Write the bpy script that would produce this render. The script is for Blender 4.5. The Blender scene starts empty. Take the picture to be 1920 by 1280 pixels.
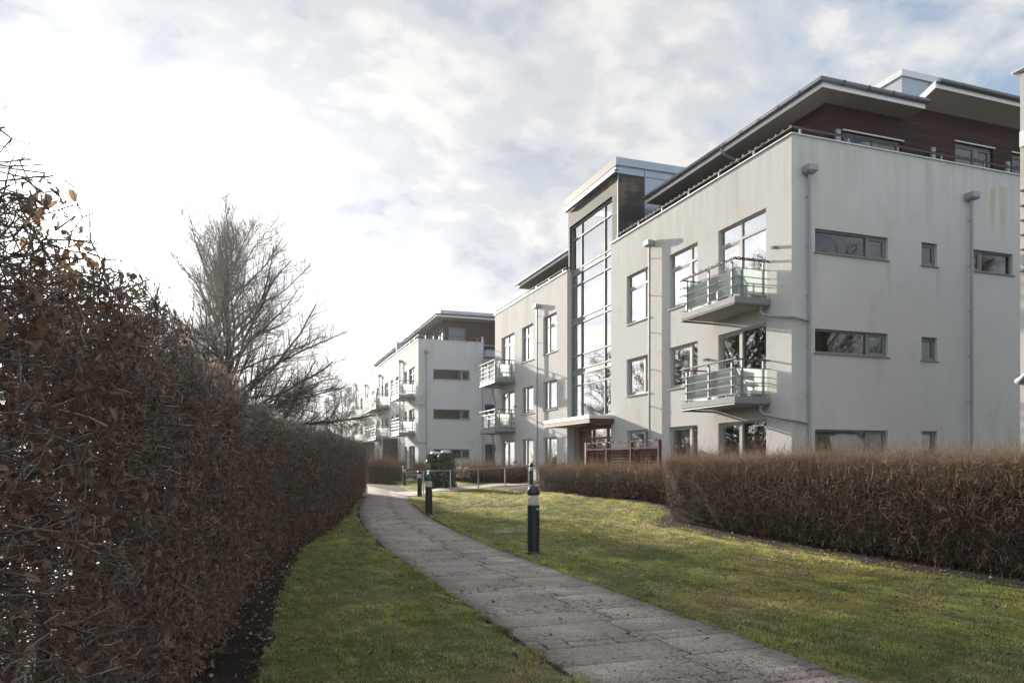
import bpy, math, random
import numpy as np
from mathutils import Vector, Matrix
random.seed(7)
rng = np.random.default_rng(11)
sc = bpy.context.scene
COL = sc.collection
R = math.radians
# ------------------------------------------------------------------ camera
EYE = 1.5
YAW = R(19.45)
cam_d = bpy.data.cameras.new('camera')
cam = bpy.data.objects.new('camera', cam_d)
COL.objects.link(cam)
cam.location = (0, 0, EYE)
cam.rotation_euler = (R(90), 0, -YAW)
cam_d.sensor_width = 36
cam_d.lens = 1365 / 1920 * 36
cam_d.shift_y = 225 / 1920
cam_d.clip_start = 0.05
cam_d.clip_end = 3000
sc.camera = cam
# ------------------------------------------------------------------ sun, sky, exposure
SUN_EL, SUN_AZ = R(13.6), R(-9.15)
SV = Vector((math.sin(SUN_AZ) * math.cos(SUN_EL), math.cos(SUN_AZ) * math.cos(SUN_EL), math.sin(SUN_EL)))
sun_d = bpy.data.lights.new('sun', 'SUN')
sun_d.energy = 4.6
sun_d.angle = R(0.55)
sun_d.color = (1.0, 0.92, 0.80)
sun = bpy.data.objects.new('sun', sun_d)
COL.objects.link(sun)
sun.rotation_euler = SV.to_track_quat('Z', 'Y').to_euler()
sun.location = SV * 200
sc.view_settings.view_transform = 'Standard'
sc.view_settings.look = 'None'
sc.view_settings.exposure = 1.5
sc.view_settings.gamma = 1.0
sc.render.engine = 'CYCLES'
sc.cycles.use_denoising = True
sc.cycles.blur_glossy = 0.6
sc.cycles.caustics_reflective = True
sc.cycles.max_bounces = 8
sc.cycles.transparent_max_bounces = 12

W = bpy.data.worlds.new('World')
sc.world = W
W.use_nodes = True


class NT:
    """small helper for node trees"""
    def __init__(s, nt):
        s.t = nt
        s.n = nt.nodes
        s.l = nt.links

    def add(s, typ, **kw):
        nd = s.n.new(typ)
        ins = kw.pop('ins', {})
        for k, v in kw.items():
            setattr(nd, k, v)
        for k, v in ins.items():
            s.set(nd, k, v)
        return nd

    def set(s, nd, k, v):
        sock = nd.inputs[k]
        if isinstance(v, bpy.types.NodeSocket):
            s.l.new(v, sock)
        elif isinstance(v, bpy.types.Node):
            s.l.new(v.outputs[0], sock)
        else:
            sock.default_value = v

    def math(s, op, a, b=None, c=None, clamp=False):
        nd = s.n.new('ShaderNodeMath')
        nd.operation = op
        nd.use_clamp = clamp
        for i, v in enumerate((a, b, c)):
            if v is not None:
                s.set(nd, i, v)
        return nd.outputs[0]

    def vmath(s, op, a, b=None):
        nd = s.n.new('ShaderNodeVectorMath')
        nd.operation = op
        for i, v in enumerate((a, b)):
            if v is not None:
                s.set(nd, i, v)
        return nd

    def mix(s, fac, a, b, blend='MIX'):
        nd = s.n.new('ShaderNodeMix')
        nd.data_type = 'RGBA'
        nd.blend_type = blend
        s.set(nd, 0, fac)
        s.set(nd, 6, a)
        s.set(nd, 7, b)
        return nd.outputs[2]

    def ramp(s, fac, pts, interp='LINEAR'):
        nd = s.n.new('ShaderNodeValToRGB')
        nd.color_ramp.interpolation = interp
        e = nd.color_ramp.elements
        while len(e) < len(pts):
            e.new(0.5)
        for el, (p, c) in zip(e, pts):
            el.position = p
            el.color = (c[0], c[1], c[2], 1) if hasattr(c, '__len__') else (c, c, c, 1)
        s.set(nd, 0, fac)
        return nd.outputs[0]

    def noise(s, vec, scale, detail=4, rough=0.55, dist=0.0):
        nd = s.add('ShaderNodeTexNoise', ins={'Scale': scale, 'Detail': detail, 'Roughness': rough, 'Distortion': dist})
        if vec is not None:
            s.set(nd, 'Vector', vec)
        return nd.outputs[0]


def build_world():
    w = NT(W.node_tree)
    for n in list(w.n):
        w.n.remove(n)
    out = w.add('ShaderNodeOutputWorld')
    bg = w.add('ShaderNodeBackground')
    STR = 0.1
    bg.inputs[1].default_value = STR
    w.l.new(bg.outputs[0], out.inputs[0])
    sky = w.add('ShaderNodeTexSky')
    sky.sky_type = 'NISHITA'
    sky.sun_disc = False
    sky.sun_elevation = SUN_EL
    sky.sun_rotation = SUN_AZ
    sky.air_density = 1.0
    sky.dust_density = 1.5
    tc = w.add('ShaderNodeTexCoord')
    d = w.vmath('NORMALIZE', tc.outputs['Generated'])
    sep = w.add('ShaderNodeSeparateXYZ', ins={0: d.outputs[0]})
    zz = w.math('ADD', w.math('MAXIMUM', sep.outputs[2], 0.0), 0.34)
    sca = w.vmath('SCALE', d.outputs[0])
    w.set(sca, 'Scale', w.math('DIVIDE', 1.0, zz))
    mp = w.add('ShaderNodeMapping', ins={0: sca.outputs[0]})
    mp.inputs['Rotation'].default_value = (0, 0, R(-20))
    mp.inputs['Scale'].default_value = (1.0, 1.1, 0.0)
    mp.inputs['Location'].default_value = (3.1, 0.65, 0)
    P = mp.outputs[0]
    big = w.noise(P, 1.5, 3, 0.5, 0.2)
    med = w.noise(P, 5.6, 8, 0.52, 0.3)
    fine = w.noise(P, 17.0, 6, 0.55, 0.2)
    dot = w.vmath('DOT_PRODUCT', d.outputs[0], tuple(SV)).outputs['Value']
    dot = w.math('MAXIMUM', dot, 0.0)
    # cover: thin cloud everywhere, a few blue windows, fewer of them towards the sun
    cov = w.math('ADD', w.math('MULTIPLY', big, 0.5), w.math('ADD', w.math('MULTIPLY', med, 0.45), w.math('MULTIPLY', fine, 0.15)))
    cov = w.math('ADD', cov, w.math('MULTIPLY', w.math('POWER', dot, 6.0), 0.22))
    cov = w.math('ADD', cov, w.ramp(sep.outputs[2], [(0.05, 0.16), (0.30, 0.0)]))
    bk = w.ramp(w.vmath('DOT_PRODUCT', d.outputs[0], tuple(SV)).outputs['Value'], [(0.0, 0.06), (0.45, 0.0)])
    cov = w.math('SUBTRACT', cov, bk)
    mask = w.ramp(cov, [(0.46, 0.10), (0.535, 0.75), (0.62, 1.0)], 'EASE')
    tex = w.math('ADD', w.math('MULTIPLY', med, 0.72), w.math('MULTIPLY', fine, 0.28))
    shade = w.ramp(tex, [(0.36, (0.68, 0.735, 0.83)), (0.47, (0.87, 0.905, 0.95)), (0.60, (1.13, 1.12, 1.10))], 'EASE')
    zc = w.math('MAXIMUM', sep.outputs[2], 0.0)
    g1 = w.math('MULTIPLY', w.math('POWER', dot, 15.0), w.ramp(zc, [(0.15, 0.26), (0.52, 0.03)]))
    g2 = w.math('MULTIPLY', w.math('POWER', dot, 150.0), 1.6)
    # bright lobe added left of the sun for window reflections and facade light
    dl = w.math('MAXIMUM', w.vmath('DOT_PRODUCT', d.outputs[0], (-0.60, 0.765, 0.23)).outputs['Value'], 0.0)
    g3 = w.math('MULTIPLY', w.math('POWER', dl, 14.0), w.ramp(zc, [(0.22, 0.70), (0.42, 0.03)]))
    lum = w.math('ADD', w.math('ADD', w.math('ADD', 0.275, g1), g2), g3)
    lum = w.math('ADD', lum, w.ramp(sep.outputs[2], [(0.02, 0.07), (0.28, 0.0)]))
    # sky overhead and away from the sun brightened to light the shaded walls
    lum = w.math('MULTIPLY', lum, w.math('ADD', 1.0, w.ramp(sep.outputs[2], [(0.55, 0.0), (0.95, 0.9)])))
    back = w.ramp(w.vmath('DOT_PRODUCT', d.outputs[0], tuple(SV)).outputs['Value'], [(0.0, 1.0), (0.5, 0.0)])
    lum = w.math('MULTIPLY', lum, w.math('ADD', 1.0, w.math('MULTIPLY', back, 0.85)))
    # warm near the horizon on the sun's side
    low = w.math('POWER', w.math('SUBTRACT', 1.0, w.math('MAXIMUM', sep.outputs[2], 0.0), None, True), 9.0)
    warm = w.mix(w.math('MULTIPLY', low, 0.9), (1.0, 1.0, 1.0, 1), (1.0, 0.93, 0.85, 1))
    c = w.mix(1.0, shade, warm, 'MULTIPLY')
    c = w.mix(w.math('MULTIPLY', back, 0.8), c, w.mix(1.0, c, (0.93, 0.98, 1.04, 1), 'MULTIPLY'))
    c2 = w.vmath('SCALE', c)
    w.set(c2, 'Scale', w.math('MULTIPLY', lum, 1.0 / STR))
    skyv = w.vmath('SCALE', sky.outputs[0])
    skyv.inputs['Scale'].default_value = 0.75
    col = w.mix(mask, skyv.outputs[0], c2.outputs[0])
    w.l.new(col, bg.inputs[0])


build_world()

# ------------------------------------------------------------------ mesh helpers
def new_obj(name, me, mat=None, parent=None):
    o = bpy.data.objects.new(name, me)
    COL.objects.link(o)
    if mat is not None and me is not None:
        me.materials.append(mat)
    if parent is not None:
        o.parent = parent
    return o


def tag(o, label=None, cat=None, group=None, kind=None):
    if label: o['label'] = label
    if cat: o['category'] = cat
    if group: o['group'] = group
    if kind: o['kind'] = kind
    return o


def empty(name, loc=(0, 0, 0)):
    o = bpy.data.objects.new(name, None)
    o.empty_display_size = 0.2
    o.location = loc
    COL.objects.link(o)
    return o


class MB:
    """collects faces, links them as one mesh object"""
    def __init__(s):
        s.v = []
        s.f = []

    def quad(s, a, b, c, d):
        i = len(s.v)
        s.v += [tuple(a), tuple(b), tuple(c), tuple(d)]
        s.f.append((i, i + 1, i + 2, i + 3))

    def poly(s, pts):
        i = len(s.v)
        s.v += [tuple(p) for p in pts]
        s.f.append(tuple(range(i, i + len(pts))))

    def box(s, x0, x1, y0, y1, z0, z1):
        if x0 > x1: x0, x1 = x1, x0
        if y0 > y1: y0, y1 = y1, y0
        if z0 > z1: z0, z1 = z1, z0
        i = len(s.v)
        s.v += [(x0, y0, z0), (x1, y0, z0), (x1, y1, z0), (x0, y1, z0), (x0, y0, z1), (x1, y0, z1), (x1, y1, z1), (x0, y1, z1)]
        for f in ((0, 3, 2, 1), (4, 5, 6, 7), (0, 1, 5, 4), (1, 2, 6, 5), (2, 3, 7, 6), (3, 0, 4, 7)):
            s.f.append(tuple(i + k for k in f))
        return s

    def prism(s, pts, axis, a, b):
        """extrude a 2d outline along axis ('x','y','z')"""
        def P(p, t):
            return {'x': (t, p[0], p[1]), 'y': (p[0], t, p[1]), 'z': (p[0], p[1], t)}[axis]
        n = len(pts)
        i = len(s.v)
        s.v += [P(p, a) for p in pts] + [P(p, b) for p in pts]
        for k in range(n):
            s.f.append((i + k, i + (k + 1) % n, i + n + (k + 1) % n, i + n + k))
        s.f.append(tuple(i + k for k in range(n)))
        s.f.append(tuple(i + n + k for k in reversed(range(n))))
        return s

    def tube(s, pts, r, n=8, cap=True):
        pts = [Vector(p) for p in pts]
        rr = r if hasattr(r, '__len__') else [r] * len(pts)
        i0 = len(s.v)
        up = Vector((0, 0, 1))
        t0 = (pts[1] - pts[0]).normalized()
        a = up.cross(t0) if abs(t0.z) < 0.95 else Vector((1, 0, 0)).cross(t0)
        a.normalize()
        for k, p in enumerate(pts):
            t = (pts[min(k + 1, len(pts) - 1)] - pts[max(k - 1, 0)]).normalized()
            a = (a - t * a.dot(t)).normalized()
            b = t.cross(a)
            for j in range(n):
                an = 2 * math.pi * j / n
                q = p + (a * math.cos(an) + b * math.sin(an)) * rr[k]
                s.v.append(tuple(q))
        for k in range(len(pts) - 1):
            for j in range(n):
                s.f.append((i0 + k * n + j, i0 + k * n + (j + 1) % n, i0 + (k + 1) * n + (j + 1) % n, i0 + (k + 1) * n + j))
        if cap:
            s.f.append(tuple(i0 + j for j in reversed(range(n))))
            s.f.append(tuple(i0 + (len(pts) - 1) * n + j for j in range(n)))
        return s

    def lathe(s, prof, n=24, c=(0, 0, 0)):
        i0 = len(s.v)
        for (r, z) in prof:
            for j in range(n):
                an = 2 * math.pi * j / n
                s.v.append((c[0] + r * math.cos(an), c[1] + r * math.sin(an), c[2] + z))
        for k in range(len(prof) - 1):
            for j in range(n):
                s.f.append((i0 + k * n + j, i0 + k * n + (j + 1) % n, i0 + (k + 1) * n + (j + 1) % n, i0 + (k + 1) * n + j))
        s.f.append(tuple(i0 + j for j in reversed(range(n))))
        s.f.append(tuple(i0 + (len(prof) - 1) * n + j for j in range(n)))
        return s

    def mesh(s, name):
        me = bpy.data.meshes.new(name)
        me.from_pydata(s.v, [], s.f)
        me.update()
        return me

    def build(s, name, mat, parent=None, bevel=0, smooth=False):
        me = s.mesh(name)
        o = new_obj(name, me, mat, parent)
        if smooth:
            me.polygons.foreach_set('use_smooth', [True] * len(me.polygons))
        if bevel:
            m = o.modifiers.new('bevel', 'BEVEL')
            m.width = bevel
            m.segments = 2
            m.limit_method = 'ANGLE'
            m.angle_limit = R(40)
        return o


def np_mesh(name, verts, faces, col=None, smooth=False):
    """verts (N,3); faces (M,k); col optional (N,3) stored as colour attribute 'tint'"""
    me = bpy.data.meshes.new(name)
    V = np.ascontiguousarray(verts, dtype=np.float32)
    F = np.ascontiguousarray(faces, dtype=np.int32)
    k = F.shape[1]
    me.vertices.add(len(V))
    me.vertices.foreach_set('co', V.ravel())
    me.loops.add(F.size)
    me.loops.foreach_set('vertex_index', F.ravel())
    me.polygons.add(len(F))
    me.polygons.foreach_set('loop_start', np.arange(0, F.size, k, dtype=np.int32))
    if smooth:
        me.polygons.foreach_set('use_smooth', np.ones(len(F), dtype=bool))
    me.update(calc_edges=True)
    if col is not None:
        a = me.attributes.new('tint', 'FLOAT_COLOR', 'POINT')
        c4 = np.ones((len(V), 4), dtype=np.float32)
        c4[:, :3] = np.asarray(col)[:, :3]
        if np.shape(col)[-1] == 4:
            c4[:] = col
        a.data.foreach_set('color', c4.ravel())
    return me


def norm(a):
    return a / np.maximum(np.linalg.norm(a, axis=-1, keepdims=True), 1e-9)


def twigs(P, rad, n=3):
    """many little tapered tubes at once. P (N,K,3) polylines, rad (N,K)"""
    N, K, _ = P.shape
    T = np.empty_like(P)
    T[:, 1:-1] = P[:, 2:] - P[:, :-2]
    T[:, 0] = P[:, 1] - P[:, 0]
    T[:, -1] = P[:, -1] - P[:, -2]
    T = norm(T)
    ref = np.zeros((N, 1, 3))
    ref[:, 0] = [0.31, 0.52, 0.79]
    A = norm(np.cross(T, np.broadcast_to(ref, T.shape)))
    B = np.cross(T, A)
    an = np.arange(n) * 2 * np.pi / n
    V = P[:, :, None, :] + rad[:, :, None, None] * (A[:, :, None, :] * np.cos(an)[None, None, :, None] + B[:, :, None, :] * np.sin(an)[None, None, :, None])
    V = V.reshape(-1, 3)
    base = (np.arange(N) * K * n)[:, None, None]
    k = (np.arange(K - 1) * n)[None, :, None]
    j = np.arange(n)[None, None, :]
    j2 = (np.arange(n) + 1) % n
    j2 = j2[None, None, :]
    F = np.stack([base + k + j, base + k + j2, base + k + n + j2, base + k + n + j], axis=-1).reshape(-1, 4)
    return V, F


def merge(parts):
    Vs, Fs, off = [], [], 0
    for V, F in parts:
        Vs.append(V)
        Fs.append(F + off)
        off += len(V)
    return np.concatenate(Vs), np.concatenate(Fs)


def leaves(C, D, Nrm, L, Wd, curl):
    """dry curled leaves: rows of three vertices, oval outline, folded and wavy. C centre, D along, Nrm normal"""
    N = len(C)
    S = np.cross(D, Nrm)
    rows = np.array([0.0, 0.16, 0.40, 0.65, 0.86, 1.0])
    wid = np.array([0.10, 0.72, 1.0, 0.86, 0.48, 0.03])
    K = len(rows)
    V = np.empty((N, K, 3, 3))
    fo = rng.uniform(0.15, 1.1, N)
    ph = rng.uniform(0, 6.28, N)
    for r in range(K):
        t = rows[r] - 0.4
        bend = (curl * rows[r] ** 2 + 0.07 * np.sin(ph + rows[r] * 7)) * L
        mid = C + D * (t * L)[:, None] - Nrm * bend[:, None]
        w = Wd * wid[r] * 0.5
        ca, sa = np.cos(fo), np.sin(fo)
        tw = 0.25 * np.sin(ph * 2 + rows[r] * 5)
        V[:, r, 0] = mid - S * (w * ca)[:, None] + Nrm * (w * (sa + tw))[:, None]
        V[:, r, 1] = mid
        V[:, r, 2] = mid + S * (w * ca)[:, None] + Nrm * (w * (sa - tw))[:, None]
    b = (np.arange(N) * K * 3)[:, None]
    q = []
    for r in range(K - 1):
        for c in range(2):
            q.append([r * 3 + c, r * 3 + c + 1, r * 3 + 3 + c + 1, r * 3 + 3 + c])
    F = (b[:, :, None] + np.array(q)[None]).reshape(-1, 4)
    return V.reshape(-1, 3), F


LV = 18


def rand_dirs(n):
    return norm(rng.normal(size=(n, 3)))


def interp(y, ys, xs):
    return np.interp(y, ys, xs)


# ------------------------------------------------------------------ materials
def material(name):
    m = bpy.data.materials.new(name)
    m.use_nodes = True
    t = NT(m.node_tree)
    bs = t.n['Principled BSDF']
    out = t.n['Material Output']
    return m, t, bs, out


def obj_coord(t):
    return t.add('ShaderNodeNewGeometry').outputs['Position']


def plain(name, col, rough=0.6, metal=0.0, var=0.12, scale=6.0, bump=0.0, spec=0.5):
    m, t, bs, out = material(name)
    pos = obj_coord(t)
    n = t.noise(pos, scale, 5, 0.6)
    a = tuple(c * (1 - var) for c in col) + (1,)
    b = tuple(min(1, c * (1 + var)) for c in col) + (1,)
    t.set(bs, 'Base Color', t.mix(n, a, b))
    t.set(bs, 'Roughness', t.math('ADD', rough - 0.08, t.math('MULTIPLY', n, 0.16)))
    bs.inputs['Metallic'].default_value = metal
    bs.inputs['Specular IOR Level'].default_value = spec
    if bump:
        bp = t.add('ShaderNodeBump', ins={'Strength': 0.4, 'Distance': bump, 'Height': t.noise(pos, scale * 12, 4, 0.6)})
        t.set(bs, 'Normal', bp)
    return m


def m_stucco(name, col, green, stains=()):
    m, t, bs, out = material(name)
    pos = obj_coord(t)
    sep = t.add('ShaderNodeSeparateXYZ', ins={0: pos})
    mott = t.noise(pos, 0.9, 6, 0.65, 0.4)
    mp = t.add('ShaderNodeMapping', ins={0: pos})
    mp.inputs['Scale'].default_value = (3.2, 3.2, 0.22)
    streak = t.noise(mp, 1.5, 5, 0.6, 0.15)
    fine = t.noise(pos, 55, 4, 0.7)
    c = t.mix(mott, tuple(x * 0.90 for x in col) + (1,), tuple(min(1, x * 1.06) for x in col) + (1,))
    # weather streaks running down from the coping
    hi = t.ramp(t.math('DIVIDE', sep.outputs[2], 10.5), [(0.55, 0.05), (0.80, 0.22), (1.0, 1.0)])
    sm = t.math('MULTIPLY', t.ramp(streak, [(0.46, 0.0), (0.68, 1.0)]), hi)
    c = t.mix(t.math('MULTIPLY', sm, 0.24), c, (0.22, 0.21, 0.175, 1))
    # algae
    al = t.noise(pos, 0.55, 4, 0.55, 0.6)
    mp2 = t.add('ShaderNodeMapping', ins={0: pos})
    mp2.inputs['Scale'].default_value = (1.6, 1.6, 0.35)
    al2 = t.noise(mp2, 1.0, 4, 0.6)
    am = t.math('MULTIPLY', t.ramp(al, [(0.5, 0.0), (0.66, 1.0)]), t.ramp(al2, [(0.45, 0.0), (0.62, 1.0)]))
    c = t.mix(t.math('MULTIPLY', am, green), c, (0.30, 0.31, 0.19, 1))
    # runs below leaking spots of the coping, beside pipes and under sill ends
    for (px_, zt_, ln_, wd_, st_, gc) in stains:
        dx = t.math('ABSOLUTE', t.math('SUBTRACT', t.math('ADD', sep.outputs[0 if px_ > 0 else 1], t.math('MULTIPLY', t.math('SUBTRACT', al2, 0.5), 0.25)), abs(px_)))
        band = t.ramp(t.math('DIVIDE', dx, wd_), [(0.35, 1.0), (1.0, 0.0)])
        dz = t.math('DIVIDE', t.math('SUBTRACT', zt_, sep.outputs[2]), ln_)
        fall = t.ramp(dz, [(0.0, 0.0), (0.03, 1.0), (0.55, 0.75), (1.0, 0.0)])
        f_ = t.math('MULTIPLY', t.math('MULTIPLY', band, fall), t.ramp(streak, [(0.30, 0.35), (0.60, 1.0)]))
        c = t.mix(t.math('MULTIPLY', f_, st_), c, gc + (1,))
    # splash dirt at the foot of the wall
    ft = t.ramp(t.math('ADD', sep.outputs[2], t.math('MULTIPLY', mott, 0.5)), [(0.45, 0.55), (0.95, 0.0)])
    c = t.mix(t.math('MULTIPLY', ft, 0.6), c, (0.24, 0.22, 0.19, 1))
    c = t.mix(t.math('MULTIPLY', t.ramp(fine, [(0.35, 1.0), (0.5, 0.0)]), 0.10), c, (0.2, 0.19, 0.18, 1))
    t.set(bs, 'Base Color', c)
    bs.inputs['Roughness'].default_value = 0.92
    bs.inputs['Specular IOR Level'].default_value = 0.25
    bp = t.add('ShaderNodeBump', ins={'Strength': 0.5, 'Distance': 0.006, 'Height': t.math('ADD', t.noise(pos, 90, 3, 0.6), t.math('MULTIPLY', t.noise(pos, 6, 3, 0.5), 1.4))})
    t.set(bs, 'Normal', bp)
    return m


def m_boards(name, dark, light, pitch, rough=0.7, grain_axis='h', wear=None):
    """horizontal timber boards: grooves by height, grain along the board"""
    m, t, bs, out = material(name)
    pos = obj_coord(t)
    sep = t.add('ShaderNodeSeparateXYZ', ins={0: pos})
    zt = t.math('DIVIDE', sep.outputs[2], pitch)
    fr = t.math('FRACT', zt)
    idn = t.math('FLOOR', zt)
    wn = t.add('ShaderNodeTexWhiteNoise', noise_dimensions='1D')
    t.set(wn, 'W', idn)
    groove = t.ramp(fr, [(0.0, 1.0), (0.07, 1.0), (0.12, 0.0), (1.0, 0.0)])
    mp = t.add('ShaderNodeMapping', ins={0: pos})
    mp.inputs['Scale'].default_value = (0.8, 0.8, 22.0)
    grain = t.noise(mp, 2.0, 6, 0.65, 0.3)
    blot = t.noise(pos, 0.8, 4, 0.6)
    f = t.math('ADD', t.math('MULTIPLY', grain, 0.55), t.math('MULTIPLY', wn.outputs[0], 0.45))
    f = t.math('MULTIPLY', f, t.math('ADD', 0.55, blot))
    c = t.mix(f, dark + (1,), light + (1,))
    if wear:
        c = t.mix(t.ramp(t.noise(pos, 1.3, 5, 0.6), [(0.52, 0.0), (0.68, 0.7)]), c, wear + (1,))
    c = t.mix(groove, c, (0.008, 0.006, 0.005, 1))
    t.set(bs, 'Base Color', c)
    bs.inputs['Roughness'].default_value = rough
    bs.inputs['Specular IOR Level'].default_value = 0.3
    h = t.math('ADD', t.math('MULTIPLY', groove, -1.0), t.math('MULTIPLY', grain, 0.15))
    bp = t.add('ShaderNodeBump', ins={'Strength': 0.8, 'Distance': 0.012, 'Height': h})
    t.set(bs, 'Normal', bp)
    return m


def m_glass(name, ior=2.6, tint=(0.62, 0.72, 0.70), rough=0.0, wav=0.0):
    m, t, bs, out = material(name)
    t.n.remove(bs)
    fr = t.add('ShaderNodeFresnel', ins={'IOR': ior})
    tr = t.add('ShaderNodeBsdfTransparent', ins={'Color': tint + (1,)})
    gl = t.add('ShaderNodeBsdfGlossy', ins={'Roughness': rough, 'Color': (0.97, 0.97, 0.97, 1)})
    if wav:
        bp = t.add('ShaderNodeBump', ins={'Strength': 0.05, 'Distance': wav, 'Height': t.noise(obj_coord(t), 1.6, 2, 0.5)})
        t.set(gl, 'Normal', bp)
        t.set(fr, 'Normal', bp)
    mx = t.add('ShaderNodeMixShader', ins={0: fr.outputs[0], 1: tr.outputs[0], 2: gl.outputs[0]})
    t.l.new(mx.outputs[0], out.inputs[0])
    return m


def m_frosted(name):
    m, t, bs, out = material(name)
    t.n.remove(bs)
    df = t.add('ShaderNodeBsdfDiffuse', ins={'Color': (0.76, 0.81, 0.79, 1)})
    tl = t.add('ShaderNodeBsdfTranslucent', ins={'Color': (0.90, 0.95, 0.92, 1)})
    tr = t.add('ShaderNodeBsdfTransparent', ins={'Color': (0.82, 0.92, 0.88, 1)})
    gl = t.add('ShaderNodeBsdfGlossy', ins={'Roughness': 0.06})
    a = t.add('ShaderNodeMixShader', ins={0: 0.62, 1: df.outputs[0], 2: tl.outputs[0]})
    b = t.add('ShaderNodeMixShader', ins={0: 0.34, 1: a.outputs[0], 2: tr.outputs[0]})
    fr = t.add('ShaderNodeFresnel', ins={'IOR': 1.6})
    c = t.add('ShaderNodeMixShader', ins={0: fr.outputs[0], 1: b.outputs[0], 2: gl.outputs[0]})
    t.l.new(c.outputs[0], out.inputs[0])
    return m


def m_tint(name, rough=0.7, trans=0.35, spec=0.3, gain=1.0, tgain=1.0):
    """colour comes from each blade's / leaf's / twig's own tint"""
    m, t, bs, out = material(name)
    at = t.add('ShaderNodeAttribute', attribute_name='tint')
    col = at.outputs['Color']
    t.set(bs, 'Base Color', col)
    bs.inputs['Roughness'].default_value = rough
    bs.inputs['Specular IOR Level'].default_value = spec
    if trans:
        sc_ = t.vmath('SCALE', col)
        sc_.inputs['Scale'].default_value = tgain
        tl = t.add('ShaderNodeBsdfTranslucent', ins={'Color': sc_.outputs[0]})
        mx = t.add('ShaderNodeMixShader', ins={0: trans, 1: bs.outputs[0], 2: tl.outputs[0]})
        t.l.new(mx.outputs[0], out.inputs[0])
    return m


def m_ground():
    m, t, bs, out = material('lawn_ground')
    pos = obj_coord(t)
    a = t.noise(pos, 0.7, 6, 0.65, 0.3)
    b = t.noise(pos, 7, 6, 0.7, 0.2)
    c = t.noise(pos, 60, 4, 0.7)
    f = t.math('ADD', t.math('MULTIPLY', a, 0.5), t.math('MULTIPLY', b, 0.5))
    col = t.ramp(f, [(0.34, (0.040, 0.058, 0.014)), (0.48, (0.066, 0.085, 0.022)), (0.56, (0.13, 0.112, 0.052)), (0.66, (0.17, 0.135, 0.080))])
    col = t.mix(t.math('MULTIPLY', t.ramp(c, [(0.38, 1.0), (0.55, 0.0)]), 0.6), col, (0.025, 0.022, 0.012, 1))
    t.set(bs, 'Base Color', col)
    bs.inputs['Roughness'].default_value = 0.95
    bs.inputs['Specular IOR Level'].default_value = 0.1
    bp = t.add('ShaderNodeBump', ins={'Strength': 0.8, 'Distance': 0.03, 'Height': t.math('ADD', b, t.math('MULTIPLY', c, 0.5))})
    t.set(bs, 'Normal', bp)
    return m


def m_soil():
    m, t, bs, out = material('soil')
    pos = obj_coord(t)
    a = t.noise(pos, 3, 6, 0.7, 0.3)
    c = t.noise(pos, 45, 5, 0.7)
    col = t.ramp(t.math('ADD', t.math('MULTIPLY', a, 0.5), t.math('MULTIPLY', c, 0.5)), [(0.36, (0.007, 0.006, 0.005)), (0.5, (0.018, 0.014, 0.011)), (0.62, (0.042, 0.031, 0.021))])
    t.set(bs, 'Base Color', col)
    bs.inputs['Roughness'].default_value = 0.95
    bs.inputs['Specular IOR Level'].default_value = 0.15
    bp = t.add('ShaderNodeBump', ins={'Strength': 1.0, 'Distance': 0.035, 'Height': c})
    t.set(bs, 'Normal', bp)
    return m


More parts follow.
